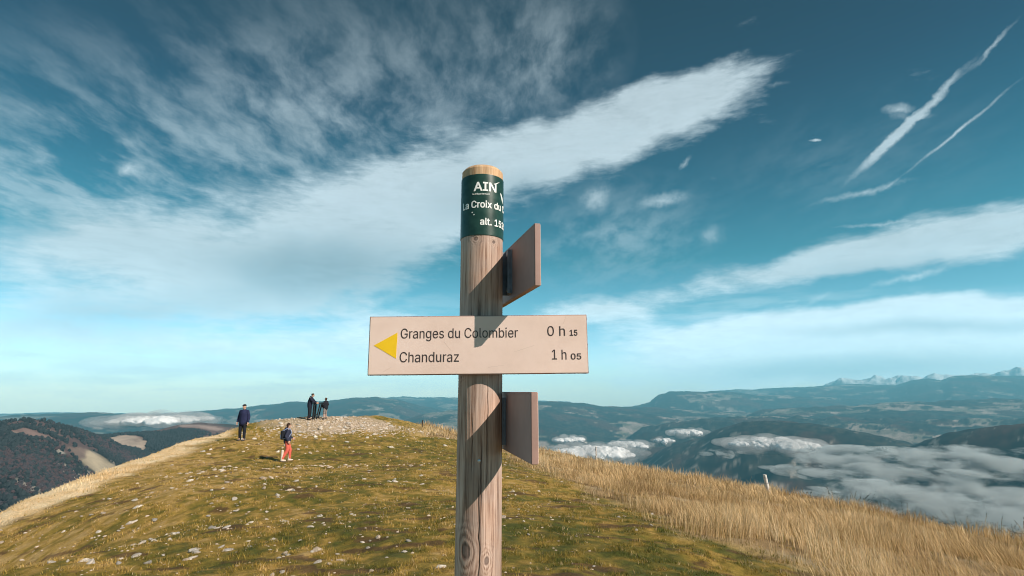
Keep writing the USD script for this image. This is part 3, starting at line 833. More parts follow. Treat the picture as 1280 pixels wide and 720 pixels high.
def build_signpost():
    t = thing('signpost', 'weathered round wooden trail signpost with green name sleeve and cream direction board on the turf', 'signpost', (POST[0], POST[1], 0))
    V, f, grain, wear = build_post_mesh()
    obj('post', (V, f), wood_material(), t, smooth=True, prims={'grain': grain, 'wear': wear})
    # green sleeve with the place name
    z0, z1, rb = zpix(293.5), zpix(217.5), POST_R + .0022
    th = np.linspace(0, 2 * math.pi, 121)
    prof = np.array([(rb - .003, z0), (rb - .0004, z0), (rb, z0 + .0008), (rb, z1 - .0008), (rb - .0004, z1), (rb - .003, z1)])
    bd = trimesh.creation.revolve(prof, sections=120)
    green = mat('green_sleeve', {'tc': ('texture_coordinate', {}), 'n': ('noise_texture', {'scale': 40.0, 'detail': 6.0}), 'r': ('rgb_ramp', {'ramp': [(.3, (.010, .034, .024)), (.7, (.018, .055, .040))]}), 'mr': ('map_range', {'to_min': .22, 'to_max': .42}),
                                 'p': ('principled_bsdf', {'roughness': .3, 'specular_ior_level': .5})}, [('tc.object', 'n.vector'), ('n.fac', 'r.fac'), ('r.color', 'p.base_color'), ('n.fac', 'mr.value'), ('mr.result', 'p.roughness')])
    band = obj('name_sleeve', bd, green, t, smooth=30)
    white = plain('white_print', (.80, .80, .78), .5, .06, 60)
    obj('lettering', on_band(text('AIN', .0262, 1.08, True), -.36, zpix(238.5), rb), white, band)
    obj('lettering', on_band(text('le Département', .0052, 1.0, False), -.40, zpix(243.5), rb), white, band)
    obj('lettering', on_band(text('La Croix du C', .0205, .90, True), -1.03, zpix(259.5), rb), white, band)
    obj('lettering', on_band(text('alt. 1525', .0200, .92, True), -.05, zpix(281), rb), white, band)
    # bird-like tick after the logo, and the corner of a symbol further round
    tick = trimesh.creation.extrude_polygon(__import__('shapely').Polygon([(0, .004), (.004, .001), (.009, .005), (.024, .016), (.010, .009), (.005, .006)]), .0008, engine='earcut')
    obj('logo_stroke', on_band(tick, .60, zpix(230), rb), white, band)
    leaf = trimesh.creation.extrude_polygon(__import__('shapely').Polygon([(0, .018), (.006, .016), (.016, .004), (.020, -.012), (.012, -.006), (.005, .006)]), .0008, engine='earcut')
    obj('logo_stroke', on_band(leaf, 1.0, zpix(244), rb), white, band)
    for a, h, w in [(-.42, zpix(266), .003), (-.33, zpix(269), .0025)]:
        sc = trimesh.creation.extrude_polygon(__import__('shapely').Polygon([(0, 0), (w, .0015), (w * .8, .004), (-.001, .003)]), .0005, engine='earcut')
        obj('scuff', on_band(sc, a, h, rb), white, band)

    cream = mat('cream_board', {'tc': ('texture_coordinate', {}), 'n': ('noise_texture', {'scale': 7.0, 'detail': 8.0, 'roughness': .65}), 'n2': ('noise_texture', {'scale': 300.0, 'detail': 2.0}),
                                'r': ('rgb_ramp', {'ramp': [(.28, (.655, .49, .415)), (.5, (.72, .545, .472)), (.72, (.755, .58, .51))]}), 'b': ('bump', {'strength': .12, 'distance': .0006}), 'p': ('principled_bsdf', {'roughness': .55, 'specular_ior_level': .3})},
                [('tc.object', 'n.vector'), ('tc.object', 'n2.vector'), ('n.fac', 'r.fac'), ('r.color', 'p.base_color'), ('n2.fac', 'b.height'), ('b.normal', 'p.normal')])
    edge = mat('brown_board', {'tc': ('texture_coordinate', {}), 'n': ('noise_texture', {'scale': 11.0, 'detail': 8.0, 'roughness': .7}), 'n2': ('noise_texture', {'scale': 250.0, 'detail': 2.0}),
                               'r': ('rgb_ramp', {'ramp': [(.3, (.26, .165, .150)), (.7, (.335, .215, .195))]}), 'b': ('bump', {'strength': .15, 'distance': .0006}), 'p': ('principled_bsdf', {'roughness': .6, 'specular_ior_level': .3})},
               [('tc.object', 'n.vector'), ('tc.object', 'n2.vector'), ('n.fac', 'r.fac'), ('r.color', 'p.base_color'), ('n2.fac', 'b.height'), ('b.normal', 'p.normal')])
    rim = plain('board_edge', (.30, .185, .155), .6, .12, 14)
    ink = plain('dark_print', (.055, .038, .034), .5, .15, 40)
    scratch = plain('board_scratch', (.50, .37, .31), .6, .2, 50)
    yellow = plain('yellow_print', (.80, .50, .010), .5, .05, 20)
    steel = plain('dark_steel', (.15, .165, .20), .36, .4, 30, .1, .6, .1)
    bolt_mat = plain('bolt_zinc', (.50, .52, .56), .35, .25, 60, 0, .5, .8)

    # the board square to the view
    a = panel_point(463.2, 396.0, 1.458); b = panel_point(733.0, 394.0, 1.455)
    c = panel_point(460.5, 470.0, 1.458); d = panel_point(735.5, 466.5, 1.455)
    wid = (np.linalg.norm(b - a) + np.linalg.norm(d - c)) / 2
    hei = (np.linalg.norm(c - a) + np.linalg.norm(d - b)) / 2
    ctr = (a + b + c + d) / 4
    tilt = math.atan2((b + d - a - c)[2], (b + d - a - c)[0])
    thick = .016

    def board(centre, width, height, yaw, roll, front_is_cream):
        """one board: a slab, a rim round its edge and a printed face; local x along, -y front"""
        M = trimesh.transformations.euler_matrix(0, -roll, yaw, 'sxyz'); M[:3, 3] = centre - np.array([POST[0], POST[1], 0])
        s = bevel_box((width, thick, height), .0016)
        s.apply_transform(M)
        pn = obj('direction_board', s, rim, t, smooth=35)
        face = bevel_box((width - .0045, .0016, height - .0045), .0007)
        f1 = face.copy(); f1.apply_translation((0, -thick / 2 - .0003, 0)); f1.apply_transform(M)
        f2 = face.copy(); f2.apply_translation((0, thick / 2 + .0003, 0)); f2.apply_transform(M)
        obj('board_face', f1, cream if front_is_cream else edge, pn, smooth=35); obj('board_back', f2, edge if front_is_cream else cream, pn, smooth=35)
        return pn, M

    pn, M = board(ctr, wid, hei, 0.0, tilt, True)
    sx = wid / (733.5 - 462.0); px = lambda X: (X - 598.0) * sx
    sz = hei / 72.2; pz = lambda Y: (431.6 - Y) * sz
    yf = -thick / 2 - .0011

    def put(m, X, Y, mt, name):
        o = on_front(m, px(X), pz(Y), yf); o.apply_transform(M)
        obj(name, o, mt, pn)

    def fit(s, width_px, cap_px, bold=False):
        m = meshkit.text_mesh(s, 1.0, .0007, bold)
        w = m.bounds[1][0] - m.bounds[0][0]
        m.apply_translation((-m.bounds[0][0], 0, 0))
        m.apply_scale([width_px * sx / w, cap_px * sz, 1])
        return m
    put(fit('Granges du Colombier', 145.5, 12.0), 502, 423.0, ink, 'lettering')
    put(fit('Chanduraz', 73, 12.2), 501.5, 452.0, ink, 'lettering')
    put(fit('0 h', 22.0, 12.0), 684, 421.5, ink, 'lettering')
    put(fit('15', 9.6, 7.0, True), 711.8, 421.5, ink, 'lettering')
    put(fit('1 h', 18.0, 12.0), 689, 450.5, ink, 'lettering')
    put(fit('05', 13.0, 7.0, True), 712.2, 450.5, ink, 'lettering')
    for X, Y, L, A in [(655, 437, 26, .3), (560, 433, 14, -.9), (620, 458, 20, .12), (706, 402, 10, 1.2), (486, 461, 12, .5)]:      # fine scratches
        sq = trimesh.creation.box([L * sx, .0005, .0004]); sq.apply_transform(trimesh.transformations.rotation_matrix(A, [0, 0, 1])); put(sq, X, Y, scratch, 'scratch')
    tri = __import__('shapely').Polygon([(px(469), pz(431.3)), (px(497.8), pz(415.7)), (px(496.8), pz(447.6))])
    tm = trimesh.creation.extrude_polygon(tri, .0007, engine='earcut')
    o = on_front(tm, 0, 0, yf); o.apply_transform(M); obj('arrow', o, yellow, pn)

    # the two boards that run away to the right and behind
    def side_board(front_top, front_bot, depth, direction, length, hgt, label):
        p0, p1 = panel_point(*front_top, depth), panel_point(*front_bot, depth)
        dirn = np.array([direction[0], direction[1], 0.0]); dirn /= np.linalg.norm(dirn)
        mid = (p0 + p1) / 2 + dirn * length / 2
        yaw = math.atan2(-dirn[1], -dirn[0])                 # local x points to the near end, so -y faces right
        pn, M = board(mid, length, hgt, yaw, 0.0, False)
        pn.SetCustomDataByKey('label', label)
        return pn, mid, dirn, M

    for (ft, fb, dep, dr, lab) in [((672, 279), (672.5, 357), 1.33, (-.108, .38), 'upper board seen from its brown back'), ((668.5, 490), (668.5, 581), 1.25, (-.084, .39), 'lower board seen from its brown back')]:
        h = abs(panel_point(*ft, dep)[2] - panel_point(*fb, dep)[2])
        pn, mid, dirn, M = side_board(ft, fb, dep, dr, .60, h, lab)
        # bracket between post and board: a channel with two bolts
        zc = mid[2]
        # point of the board beside the post
        p0 = panel_point(*ft, dep); s = (POST[1] + .030 - p0[1]) / dirn[1]
        at = p0 + dirn * s; at[2] = zc
        nrm = np.array([-dirn[1], dirn[0], 0.0]); nrm = nrm if nrm[0] < 0 else -nrm      # towards the post
        gap = max((at[0] - POST[0]) / abs(nrm[0]) - POST_R - thick / 2, .012)
        R = np.eye(4); R[:3, 0] = nrm; R[:3, 1] = dirn; R[:3, 2] = [0, 0, 1]
        hh = h * .80
        for off, size in [((gap / 2 + thick / 2 + .004, .010, 0), (gap + .014, .004, hh)), ((thick / 2 + .0035, -.012, 0), (.005, .040, hh)), ((gap + thick / 2 + .004, -.004, 0), (.005, .026, hh)), ((thick / 2 + .010, -.029, 0), (.012, .005, hh))]:
            bx = bevel_box(size, .0012); bx.apply_translation(off)
            T4 = R.copy(); T4[:3, 3] = at - np.array([POST[0], POST[1], 0]); bx.apply_transform(T4)
            obj('bracket', bx, steel, t, smooth=35)
        for k in (-1, 1):
            bo = trimesh.creation.cylinder(.0065, .009, sections=6); bo.apply_transform(trimesh.transformations.rotation_matrix(math.pi / 2, [0, 1, 0]))
            ws = trimesh.creation.cylinder(.0095, .002, sections=20); ws.apply_transform(trimesh.transformations.rotation_matrix(math.pi / 2, [0, 1, 0])); ws.apply_translation((-.004, 0, 0))
            bo = trimesh.util.concatenate([bo, ws]); bo.apply_translation((thick / 2 + .010, -.016, k * hh * .40))
            T4 = R.copy(); T4[:3, 3] = at - np.array([POST[0], POST[1], 0]); bo.apply_transform(T4)
            obj('bolt', bo, bolt_mat, t, smooth=35)
    # band clamp hidden behind the front board holds it on the post
    bk = bevel_box((.10, .022, .11), .002); bk.apply_translation((ctr[0] - POST[0], ctr[1] - POST[1] + thick / 2 + .010, ctr[2])); obj('bracket', bk, steel, t, smooth=35)
    # a nail head with a torn scrap under it
    na = trimesh.creation.icosphere(2, .004); na.apply_scale([1, .5, 1.2]); na.apply_translation((.003, -POST_R, zpix(576))); obj('nail', na, bolt_mat, t, smooth=True)


build_signpost()
# ------------------------------------------------------------------ people, orientation table, fence posts
def chain(pts, radii):
    out = []
    for (a, b), (ra, rb) in zip(zip(pts[:-1], pts[1:]), zip(radii[:-1], radii[1:])):
        out.append(Manifold.batch_hull([Manifold.sphere(ra, 14).translate(tuple(map(float, a))), Manifold.sphere(rb, 14).translate(tuple(map(float, b)))]))
    return out


def blob(c, r):
    return Manifold.sphere(1.0, 20).scale(tuple(map(float, r))).translate(tuple(map(float, c)))


def melt(parts, edge=.03, it=6):
    m = Manifold.batch_boolean(parts, m3.OpType.Add).refine_to_length(edge).to_mesh()
    t = trimesh.Trimesh(m.vert_properties[:, :3], m.tri_verts, process=True)
    trimesh.smoothing.filter_taubin(t, iterations=it)
    return t


CLOTH = {}


def cloth(name, col, rough=.85):
    if name not in CLOTH:
        CLOTH[name] = plain(name, col, rough, .25, 14, .4, .2)
    return CLOTH[name]


def person(label, group, loc, heading, H, look, pose):
    """heading: where the person faces, radians clockwise from straight ahead; pose: joints in metres for a person 1.75 tall"""
    t = thing('person', label, 'person', loc, -heading, group)
    k = H / 1.75
    J = dict(hip=(0, 0, .93), waist=(0, 0, 1.10), chest=(0, .0, 1.30), neck=(0, 0, 1.50), head=(0, .02, 1.635),
             shL=(-.18, 0, 1.42), shR=(.18, 0, 1.42), elL=(-.25, -.02, 1.14), elR=(.25, -.02, 1.14), wrL=(-.27, .05, .90), wrR=(.27, .05, .90),
             hipL=(-.09, 0, .92), hipR=(.09, 0, .92), knL=(-.11, .03, .50), knR=(.11, .03, .50), anL=(-.12, 0, .09), anR=(.12, 0, .09))
    J.update(pose)
    J = {n: np.array(v, float) for n, v in J.items()}
    big = look.get('bulk', 1.0)

    def finish(parts, edge=.028, it=6):
        m = melt(parts, edge, it); m.apply_scale(k); return m
    # skin: one continuous figure with head, face, hands and fingers
    h = J['head']
    fwd = np.array([math.sin(look.get('turn', 0)), math.cos(look.get('turn', 0)), 0]); sid = np.array([fwd[1], -fwd[0], 0])
    skin = chain([J['hip'], J['waist'], J['chest'], J['neck'], h - [0, 0, .05]], [.13, .12, .13, .055, .055])
    skin += [blob(h, (.078, .092, .112)), blob(h + fwd * .03 - [0, 0, .06], (.052, .055, .05))]
    skin += [blob(h + fwd * .098 - [0, 0, .012], (.013, .018, .02)), blob(h + fwd * .088 - [0, 0, .055], (.024, .012, .008))]
    skin += [blob(h + sid * .078 * s - [0, 0, .005], (.014, .02, .032)) for s in (-1, 1)]
    for s in 'LR':
        sg = -1 if s == 'L' else 1
        skin += chain([J['sh' + s], J['el' + s], J['wr' + s]], [.052, .042, .028])
        skin += chain([J['hip' + s], J['kn' + s], J['an' + s]], [.085, .058, .042])
        skin += chain([J['an' + s], J['an' + s] + [0, .13, -.05]], [.04, .03])
        d = J['wr' + s] - J['el' + s]; d /= np.linalg.norm(d)
        w = J['wr' + s]; side_ = np.cross(d, [sg, 0, 0]); side_ = side_ / (np.linalg.norm(side_) + 1e-9)
        palm = w + d * .05
        skin += [Manifold.batch_hull([Manifold.sphere(.014, 10).translate(tuple(map(float, w + d * a + side_ * b))) for a, b in ((.01, -.018), (.01, .018), (.085, -.036), (.085, .036))])]
        for f in range(4):
            b0 = w + d * .085 + side_ * (-.033 + .022 * f)
            ln = (.066, .075, .070, .054)[f]
            curl = np.array([-sg * .35, 0, 0])
            mid = b0 + (d + curl * .5) * ln * .5
            skin += chain([b0, mid, mid + (d + curl * 1.6) / np.linalg.norm(d + curl * 1.6) * ln * .5], [.0095, .009, .008])
        skin += chain([w + d * .02 + side_ * -.03, w + d * .055 + side_ * -.058, w + d * .085 + side_ * -.062], [.012, .011, .009])
    obj('body', finish(skin, .02, 5), cloth('skin', (.50, .30, .22), .6), t, smooth=True)
    for s in (-1, 1):
        e = trimesh.creation.icosphere(2, .010); e.apply_translation(h + fwd * .086 + sid * .031 * s + [0, 0, .018]); e.apply_scale(k)
        obj('eye', e, cloth('eye', (.03, .025, .02), .2), t, smooth=True)
    # jacket: trunk and sleeves
    jk = chain([J['hip'] + [0, 0, look.get('hem', -.02)], J['waist'], J['chest'], J['chest'] + [0, -.01, .10]], [.165 * big, .165 * big, .175 * big, .13])
    jk += [Manifold.batch_hull([blob(J['sh' + s] + np.array([0, 0, -.01]), (.060, .07, .055)) for s in 'LR'] + [blob(J['chest'], (.19 * big, .13 * big, .14))]), blob(J['neck'] - [0, .01, .03], (.085, .085, .06))]
    jk += [Manifold.batch_hull([blob(J['hip'] + [0, 0, look.get('hem', -.02)], (.20 * big, .14 * big, .06)), blob(J['chest'], (.19 * big, .14 * big, .12))])]
    for s in 'LR':
        jk += chain([J['sh' + s] - [0, 0, .02], J['el' + s], J['wr' + s] + (J['el' + s] - J['wr' + s]) * .08], [.068 * big, .064 * big, .050 * big])
    obj('jacket', finish(jk, .03, 5), cloth(*look['jacket']), t, smooth=True)
    tr = [Manifold.batch_hull([blob(J['hipL'], (.105, .115, .11)), blob(J['hipR'], (.105, .115, .11))])]
    low = look.get('cuff', .04)
    for s in 'LR':
        an = J['an' + s] + [0, 0, low]
        tr += chain([J['hip' + s], J['kn' + s], an], [.108, .080, .062])
    obj('trousers', finish(tr, .03, 5), cloth(*look['trousers']), t, smooth=True)
    for s in 'LR':
        a = J['an' + s]
        sh = chain([a + [0, -.03, -.035], a + [0, .14, -.052]], [.052, .038]) + chain([a + [0, -.01, look.get('boot', .05)], a + [0, -.02, -.03]], [.060, .055])
        m = finish(sh, .025, 4)
        m.vertices[:, 2] = np.maximum(m.vertices[:, 2], .004)
        obj('shoe', m, cloth(*look['shoes']), t, smooth=True)
    if look.get('cap'):
        cp = [blob(h + [0, 0, .035], (.089, .103, .088)), blob(h + fwd * .11 + [0, 0, .045], (.06, .05, .012))]
        cut = Manifold.cube((.5, .5, .3), True).translate((float(h[0]), float(h[1]), float(h[2] - .115)))
        m = (Manifold.batch_boolean(cp, m3.OpType.Add) - cut).refine_to_length(.02).to_mesh()
        m = trimesh.Trimesh(m.vert_properties[:, :3], m.tri_verts); m.apply_scale(k)
        obj('cap', m, cloth(*look['cap']), t, smooth=True)
    else:
        hr = [blob(h + [0, 0, .025] - fwd * .014, (.088, .096, .103)), blob(h - fwd * .04 - [0, 0, .045], (.072, .055, .075))]
        cut = [blob(h + fwd * .115 - [0, 0, .03], (.066, .075, .10))]
        m = (Manifold.batch_boolean(hr, m3.OpType.Add) - cut[0]).refine_to_length(.02).to_mesh()
        m = trimesh.Trimesh(m.vert_properties[:, :3], m.tri_verts); m.apply_scale(k)
        obj('hair', m, cloth(*look['hair']), t, smooth=True)
    if look.get('hood'):
        m = finish([blob(J['neck'] - fwd * .08, (.11, .075, .07))], .02, 3)
        obj('hood', m, cloth(*look['jacket']), t, smooth=True)
    return t


def on_ground(px, py):
    p = hit(px, py)
    return np.array([p[0], p[1], float(hz(np.array([p[0]]), np.array([p[1]]))[0])])


GP = 'walkers on the hilltop'
p1 = on_ground(302, 551)
person('man in dark navy jacket and cap standing on the left slope facing here', GP, p1, math.radians(185), 1.40 * np.hypot(*p1[:2]) / 26.5 if False else 41.5 / FPX * np.hypot(*p1[:2]) * .93,
       dict(jacket=('cloth_blue', (.018, .022, .060)), trousers=('cloth_black', (.014, .016, .022)), shoes=('leather_grey', (.10, .09, .085)), cap=('cloth_black', (.014, .016, .022)), bulk=1.12, hem=-.06, turn=.15),
       dict(anL=(-.12, .02, .09), anR=(.13, -.03, .09)))
blue = None
p2 = on_ground(357, 577)
hd2 = math.radians(62)
person('walker in coral red trousers and pale gaiters with patterned dark jacket', GP, p2, hd2, 51 / FPX * np.hypot(*p2[:2]) * .81,
       dict(jacket=('cloth_dark_blue', (.030, .034, .060)), trousers=('cloth_coral', (.62, .12, .085)), shoes=('gaiter_pale', (.60, .50, .42)), hair=('hair_brown', (.045, .026, .018)), hem=.0, boot=.38, cuff=.05, hood=True),
       dict(anL=(-.10, .16, .10), knL=(-.10, .16, .52), anR=(.10, -.17, .11), knR=(.10, .02, .51), elL=(-.25, .03, 1.15), wrL=(-.20, .24, 1.05), elR=(.25, -.10, 1.16), wrR=(.25, .02, .95)))


def backpack(loc, heading, k):
    t = thing('backpack', 'dark backpack with a pale blue panel on the back of the walker in red trousers', 'backpack', loc, -heading)
    bag = melt([Manifold.batch_hull([blob((sx * .09, -.215 + sy * .035, z), (.055, .055, .06)) for sx in (-1, 1) for sy in (-1, 1) for z in (1.06, 1.36)])], .03, 5); bag.apply_scale(k)
    obj('bag', bag, cloth('cloth_black', (.014, .016, .022)), t, smooth=True)
    po = melt([Manifold.batch_hull([blob((sx * .06, -.295, z), (.042, .030, .045)) for sx in (-1, 1) for z in (1.09, 1.20)])], .03, 4); po.apply_scale(k)
    obj('pocket', po, cloth('cloth_pale_blue', (.20, .24, .36)), t, smooth=True)
    for s in (-1, 1):
        st = melt(chain([(s * .11, -.20, 1.42), (s * .12, -.06, 1.505), (s * .12, .10, 1.46), (s * .13, .155, 1.30), (s * .17, .02, 1.10), (s * .14, -.20, 1.05)], [.022] * 6), .03, 2); st.apply_scale(k)
        obj('strap', st, cloth('cloth_pale_blue', (.20, .24, .36)), t, smooth=True)


backpack(p2, hd2, 51 / FPX * np.hypot(*p2[:2]) * .81 / 1.75)
p3 = on_ground(386, 525)
k3 = 32.0 / FPX * np.hypot(*p3[:2]) * .94
person('tall person in black leaning on the orientation table at the summit', GP, p3, math.radians(88), k3,
       dict(jacket=('cloth_navy', (.016, .018, .034)), trousers=('cloth_black', (.014, .016, .022)), shoes=('leather_dark', (.03, .025, .022)), hair=('hair_dark', (.02, .016, .014)), hem=-.05, hood=True),
       dict(chest=(0, .05, 1.30), neck=(0, .11, 1.48), head=(0, .16, 1.61), shL=(-.18, .07, 1.41), shR=(.18, .07, 1.41), elL=(-.20, .24, 1.20), elR=(.20, .24, 1.20), wrL=(-.12, .44, 1.12), wrR=(.12, .44, 1.12)))
p4 = on_ground(406, 524.5)
person('small person in dark jacket with bare legs right of the orientation table', GP, p4, math.radians(-70), 26.0 / FPX * np.hypot(*p4[:2]) * .95,
       dict(jacket=('cloth_black', (.014, .016, .022)), trousers=('cloth_grey', (.22, .19, .18)), shoes=('leather_grey', (.10, .09, .085)), hair=('hair_brown', (.045, .026, .018)), bulk=1.22, hem=.02, cuff=.42),
       dict(elL=(-.31, .02, 1.18), elR=(.31, .02, 1.18), wrL=(-.22, .14, 1.02), wrR=(.22, .14, 1.02)))


def orientation_table():
    c = on_ground(396.5, 524)
    sc = 19.0 / FPX * np.hypot(*c[:2])                     # its height
    t = thing('orientation_table', 'dark panorama table with sloping top on a post and slanted strut at the summit', 'orientation table', (c[0], c[1], c[2] - .03))
    m = plain('dark_iron', (.020, .020, .022), .5, .3, 10, .2)
    w = sc * .70
    top = bevel_box((w, .55, .05), .008); top.apply_transform(trimesh.transformations.rotation_matrix(-.09, [0, 1, 0])); top.apply_translation((w * .08, 0, sc * .97))
    obj('table_top', top, m, t, smooth=35)

    def bar(a, b, r):
        q = Manifold.batch_hull([Manifold.cube((r, r, r), True).translate(tuple(a)), Manifold.cube((r, r, r), True).translate(tuple(b))]).to_mesh()
        return trimesh.Trimesh(q.vert_properties[:, :3], q.tri_verts)
    for s in (-1, 1):
        obj('leg', bar((-w * .30, s * .18, -.05), (-w * .27, s * .18, sc * .95), .09), m, t)
        obj('strut', bar((-w * .02, s * .18, -.05), (w * .24, s * .18, sc * .95), .06), m, t)
    obj('cross_bar', bar((-w * .14, -.18, sc * .30), (-w * .14, .18, sc * .30), .05), m, t)
    obj('foot_plate', bevel_box((w * .75, .5, .04), .006), m, t, smooth=35)


orientation_table()


def fence_posts():
    wood = plain('grey_stake', (.40, .35, .31), .85, .3, 12, .5)
    pale = plain('pale_stake', (.62, .58, .54), .8, .2, 12, .4)
    dark = plain('dark_stake', (.045, .035, .03), .85, .3, 12, .4)
    wire = plain('fence_wire', (.12, .11, .11), .5, .2, 10)

    def stake(px, py, hpx, lean, r, m, label, staple=True):
        p = on_ground(px, py)
        d = np.hypot(p[0], p[1]); h = hpx / FPX * d
        t = thing('fence_stake', label, 'fence post', (p[0], p[1], p[2] - .15), 0)
        n = 10; th = np.linspace(0, 2 * math.pi, 13)[:-1]; zs = np.linspace(0, h + .15, n)
        rr = r * (1.08 - .12 * zs / zs[-1])
        V = np.stack([np.outer(rr, np.cos(th)) + np.outer(zs * math.tan(lean), np.ones(12)), np.outer(rr, np.sin(th)), np.outer(zs, np.ones(12))], -1).reshape(-1, 3)
        V += (fbm(V * 14, 2, 9)[:, None] - .5) * r * .35
        q = [(a * 12 + b, a * 12 + (b + 1) % 12, (a + 1) * 12 + (b + 1) % 12, (a + 1) * 12 + b) for a in range(n - 1) for b in range(12)]
        f = [x for (a, b, c, e) in q for x in ((a, b, c), (a, c, e))]
        V = np.vstack([V, [[zs[-1] * math.tan(lean), 0, zs[-1] + r * .25]]])
        f += [((n - 1) * 12 + b, (n - 1) * 12 + (b + 1) % 12, len(V) - 1) for b in range(12)]
        obj('stake', trimesh.Trimesh(V, np.array(f), process=False), m, t, smooth=40)
        if staple:
            for hh in (.55, .85):
                c = trimesh.creation.torus(r * 1.12, .006, 16, 6); c.apply_translation((math.tan(lean) * (h * hh + .15), 0, h * hh + .15))
                obj('wire_loop', c, wire, t, smooth=True)
        return p
    stake(961.5, 617, 19, -.14, .085, pale, 'pale leaning wooden fence post at the edge of the dry grass, right')
    stake(745, 575, 15, .03, .045, wood, 'thin grey fence post on the grass edge just right of the signpost')
    stake(1133, 649, 14, -.10, .022, dark, 'thin dark leaning stake at the grass edge far right', False)
    stake(528, 534, 8, .0, .05, dark, 'tiny dark stake on the ridge left of the signpost', False)


fence_posts()
# ------------------------------------------------------------------ stones
def stone_shape(seed, flat):
    s = trimesh.creation.icosphere(2, 1.0)
    rng = np.random.default_rng(seed)
    v = s.vertices.copy()
    for _ in range(9):                                     # flat broken faces
        n = rng.normal(size=3); n /= np.linalg.norm(n)
        d = v @ n; k = rng.uniform(.52, .85)
        v -= np.outer(np.maximum(d - k, 0), n) * .92
    v *= (1 + .14 * (fbm(v * 2.3 + seed * 3.1, 3, seed) - .5))[:, None]
    v[:, 2] *= flat
    v[:, 1] *= rng.uniform(.6, .85)
    return trimesh.Trimesh(v, s.faces, process=False)


STONE_MATS = []
for nm, a, b in [('limestone_pale', (.44, .375, .31), (.74, .66, .57)), ('limestone_warm', (.38, .29, .21), (.66, .54, .43)), ('limestone_grey', (.30, .265, .235), (.58, .53, .47))]:
    STONE_MATS.append(mat(nm, {'tc': ('texture_coordinate', {}), 'o': ('object_info', {}), 'n': ('noise_texture', {'scale': 2.4, 'detail': 8.0, 'roughness': .7}), 'n2': ('noise_texture', {'scale': 9.0, 'detail': 6.0, 'roughness': .7}),
                               'r': ('rgb_ramp', {'ramp': [(.32, a), (.62, b)]}), 'v': ('map_range', {'to_min': .7, 'to_max': 1.1}), 's': ('vector_math', {'math_type': 'scale'}),
                               'b': ('bump', {'strength': .6, 'distance': .05}), 'p': ('principled_bsdf', {'roughness': .9, 'specular_ior_level': .15})},
                          [('tc.object', 'n.vector'), ('tc.object', 'n2.vector'), ('n.fac', 'r.fac'), ('r.color', 's.vector1'), ('o.random', 'v.value'), ('v.result', 's.scale'), ('s.vector', 'p.base_color'), ('n2.fac', 'b.height'), ('b.normal', 'p.normal')]))
SHAPES = [stone_shape(10 + k, (.45, .6, .35, .75, .5, .4)[k]) for k in range(6)]


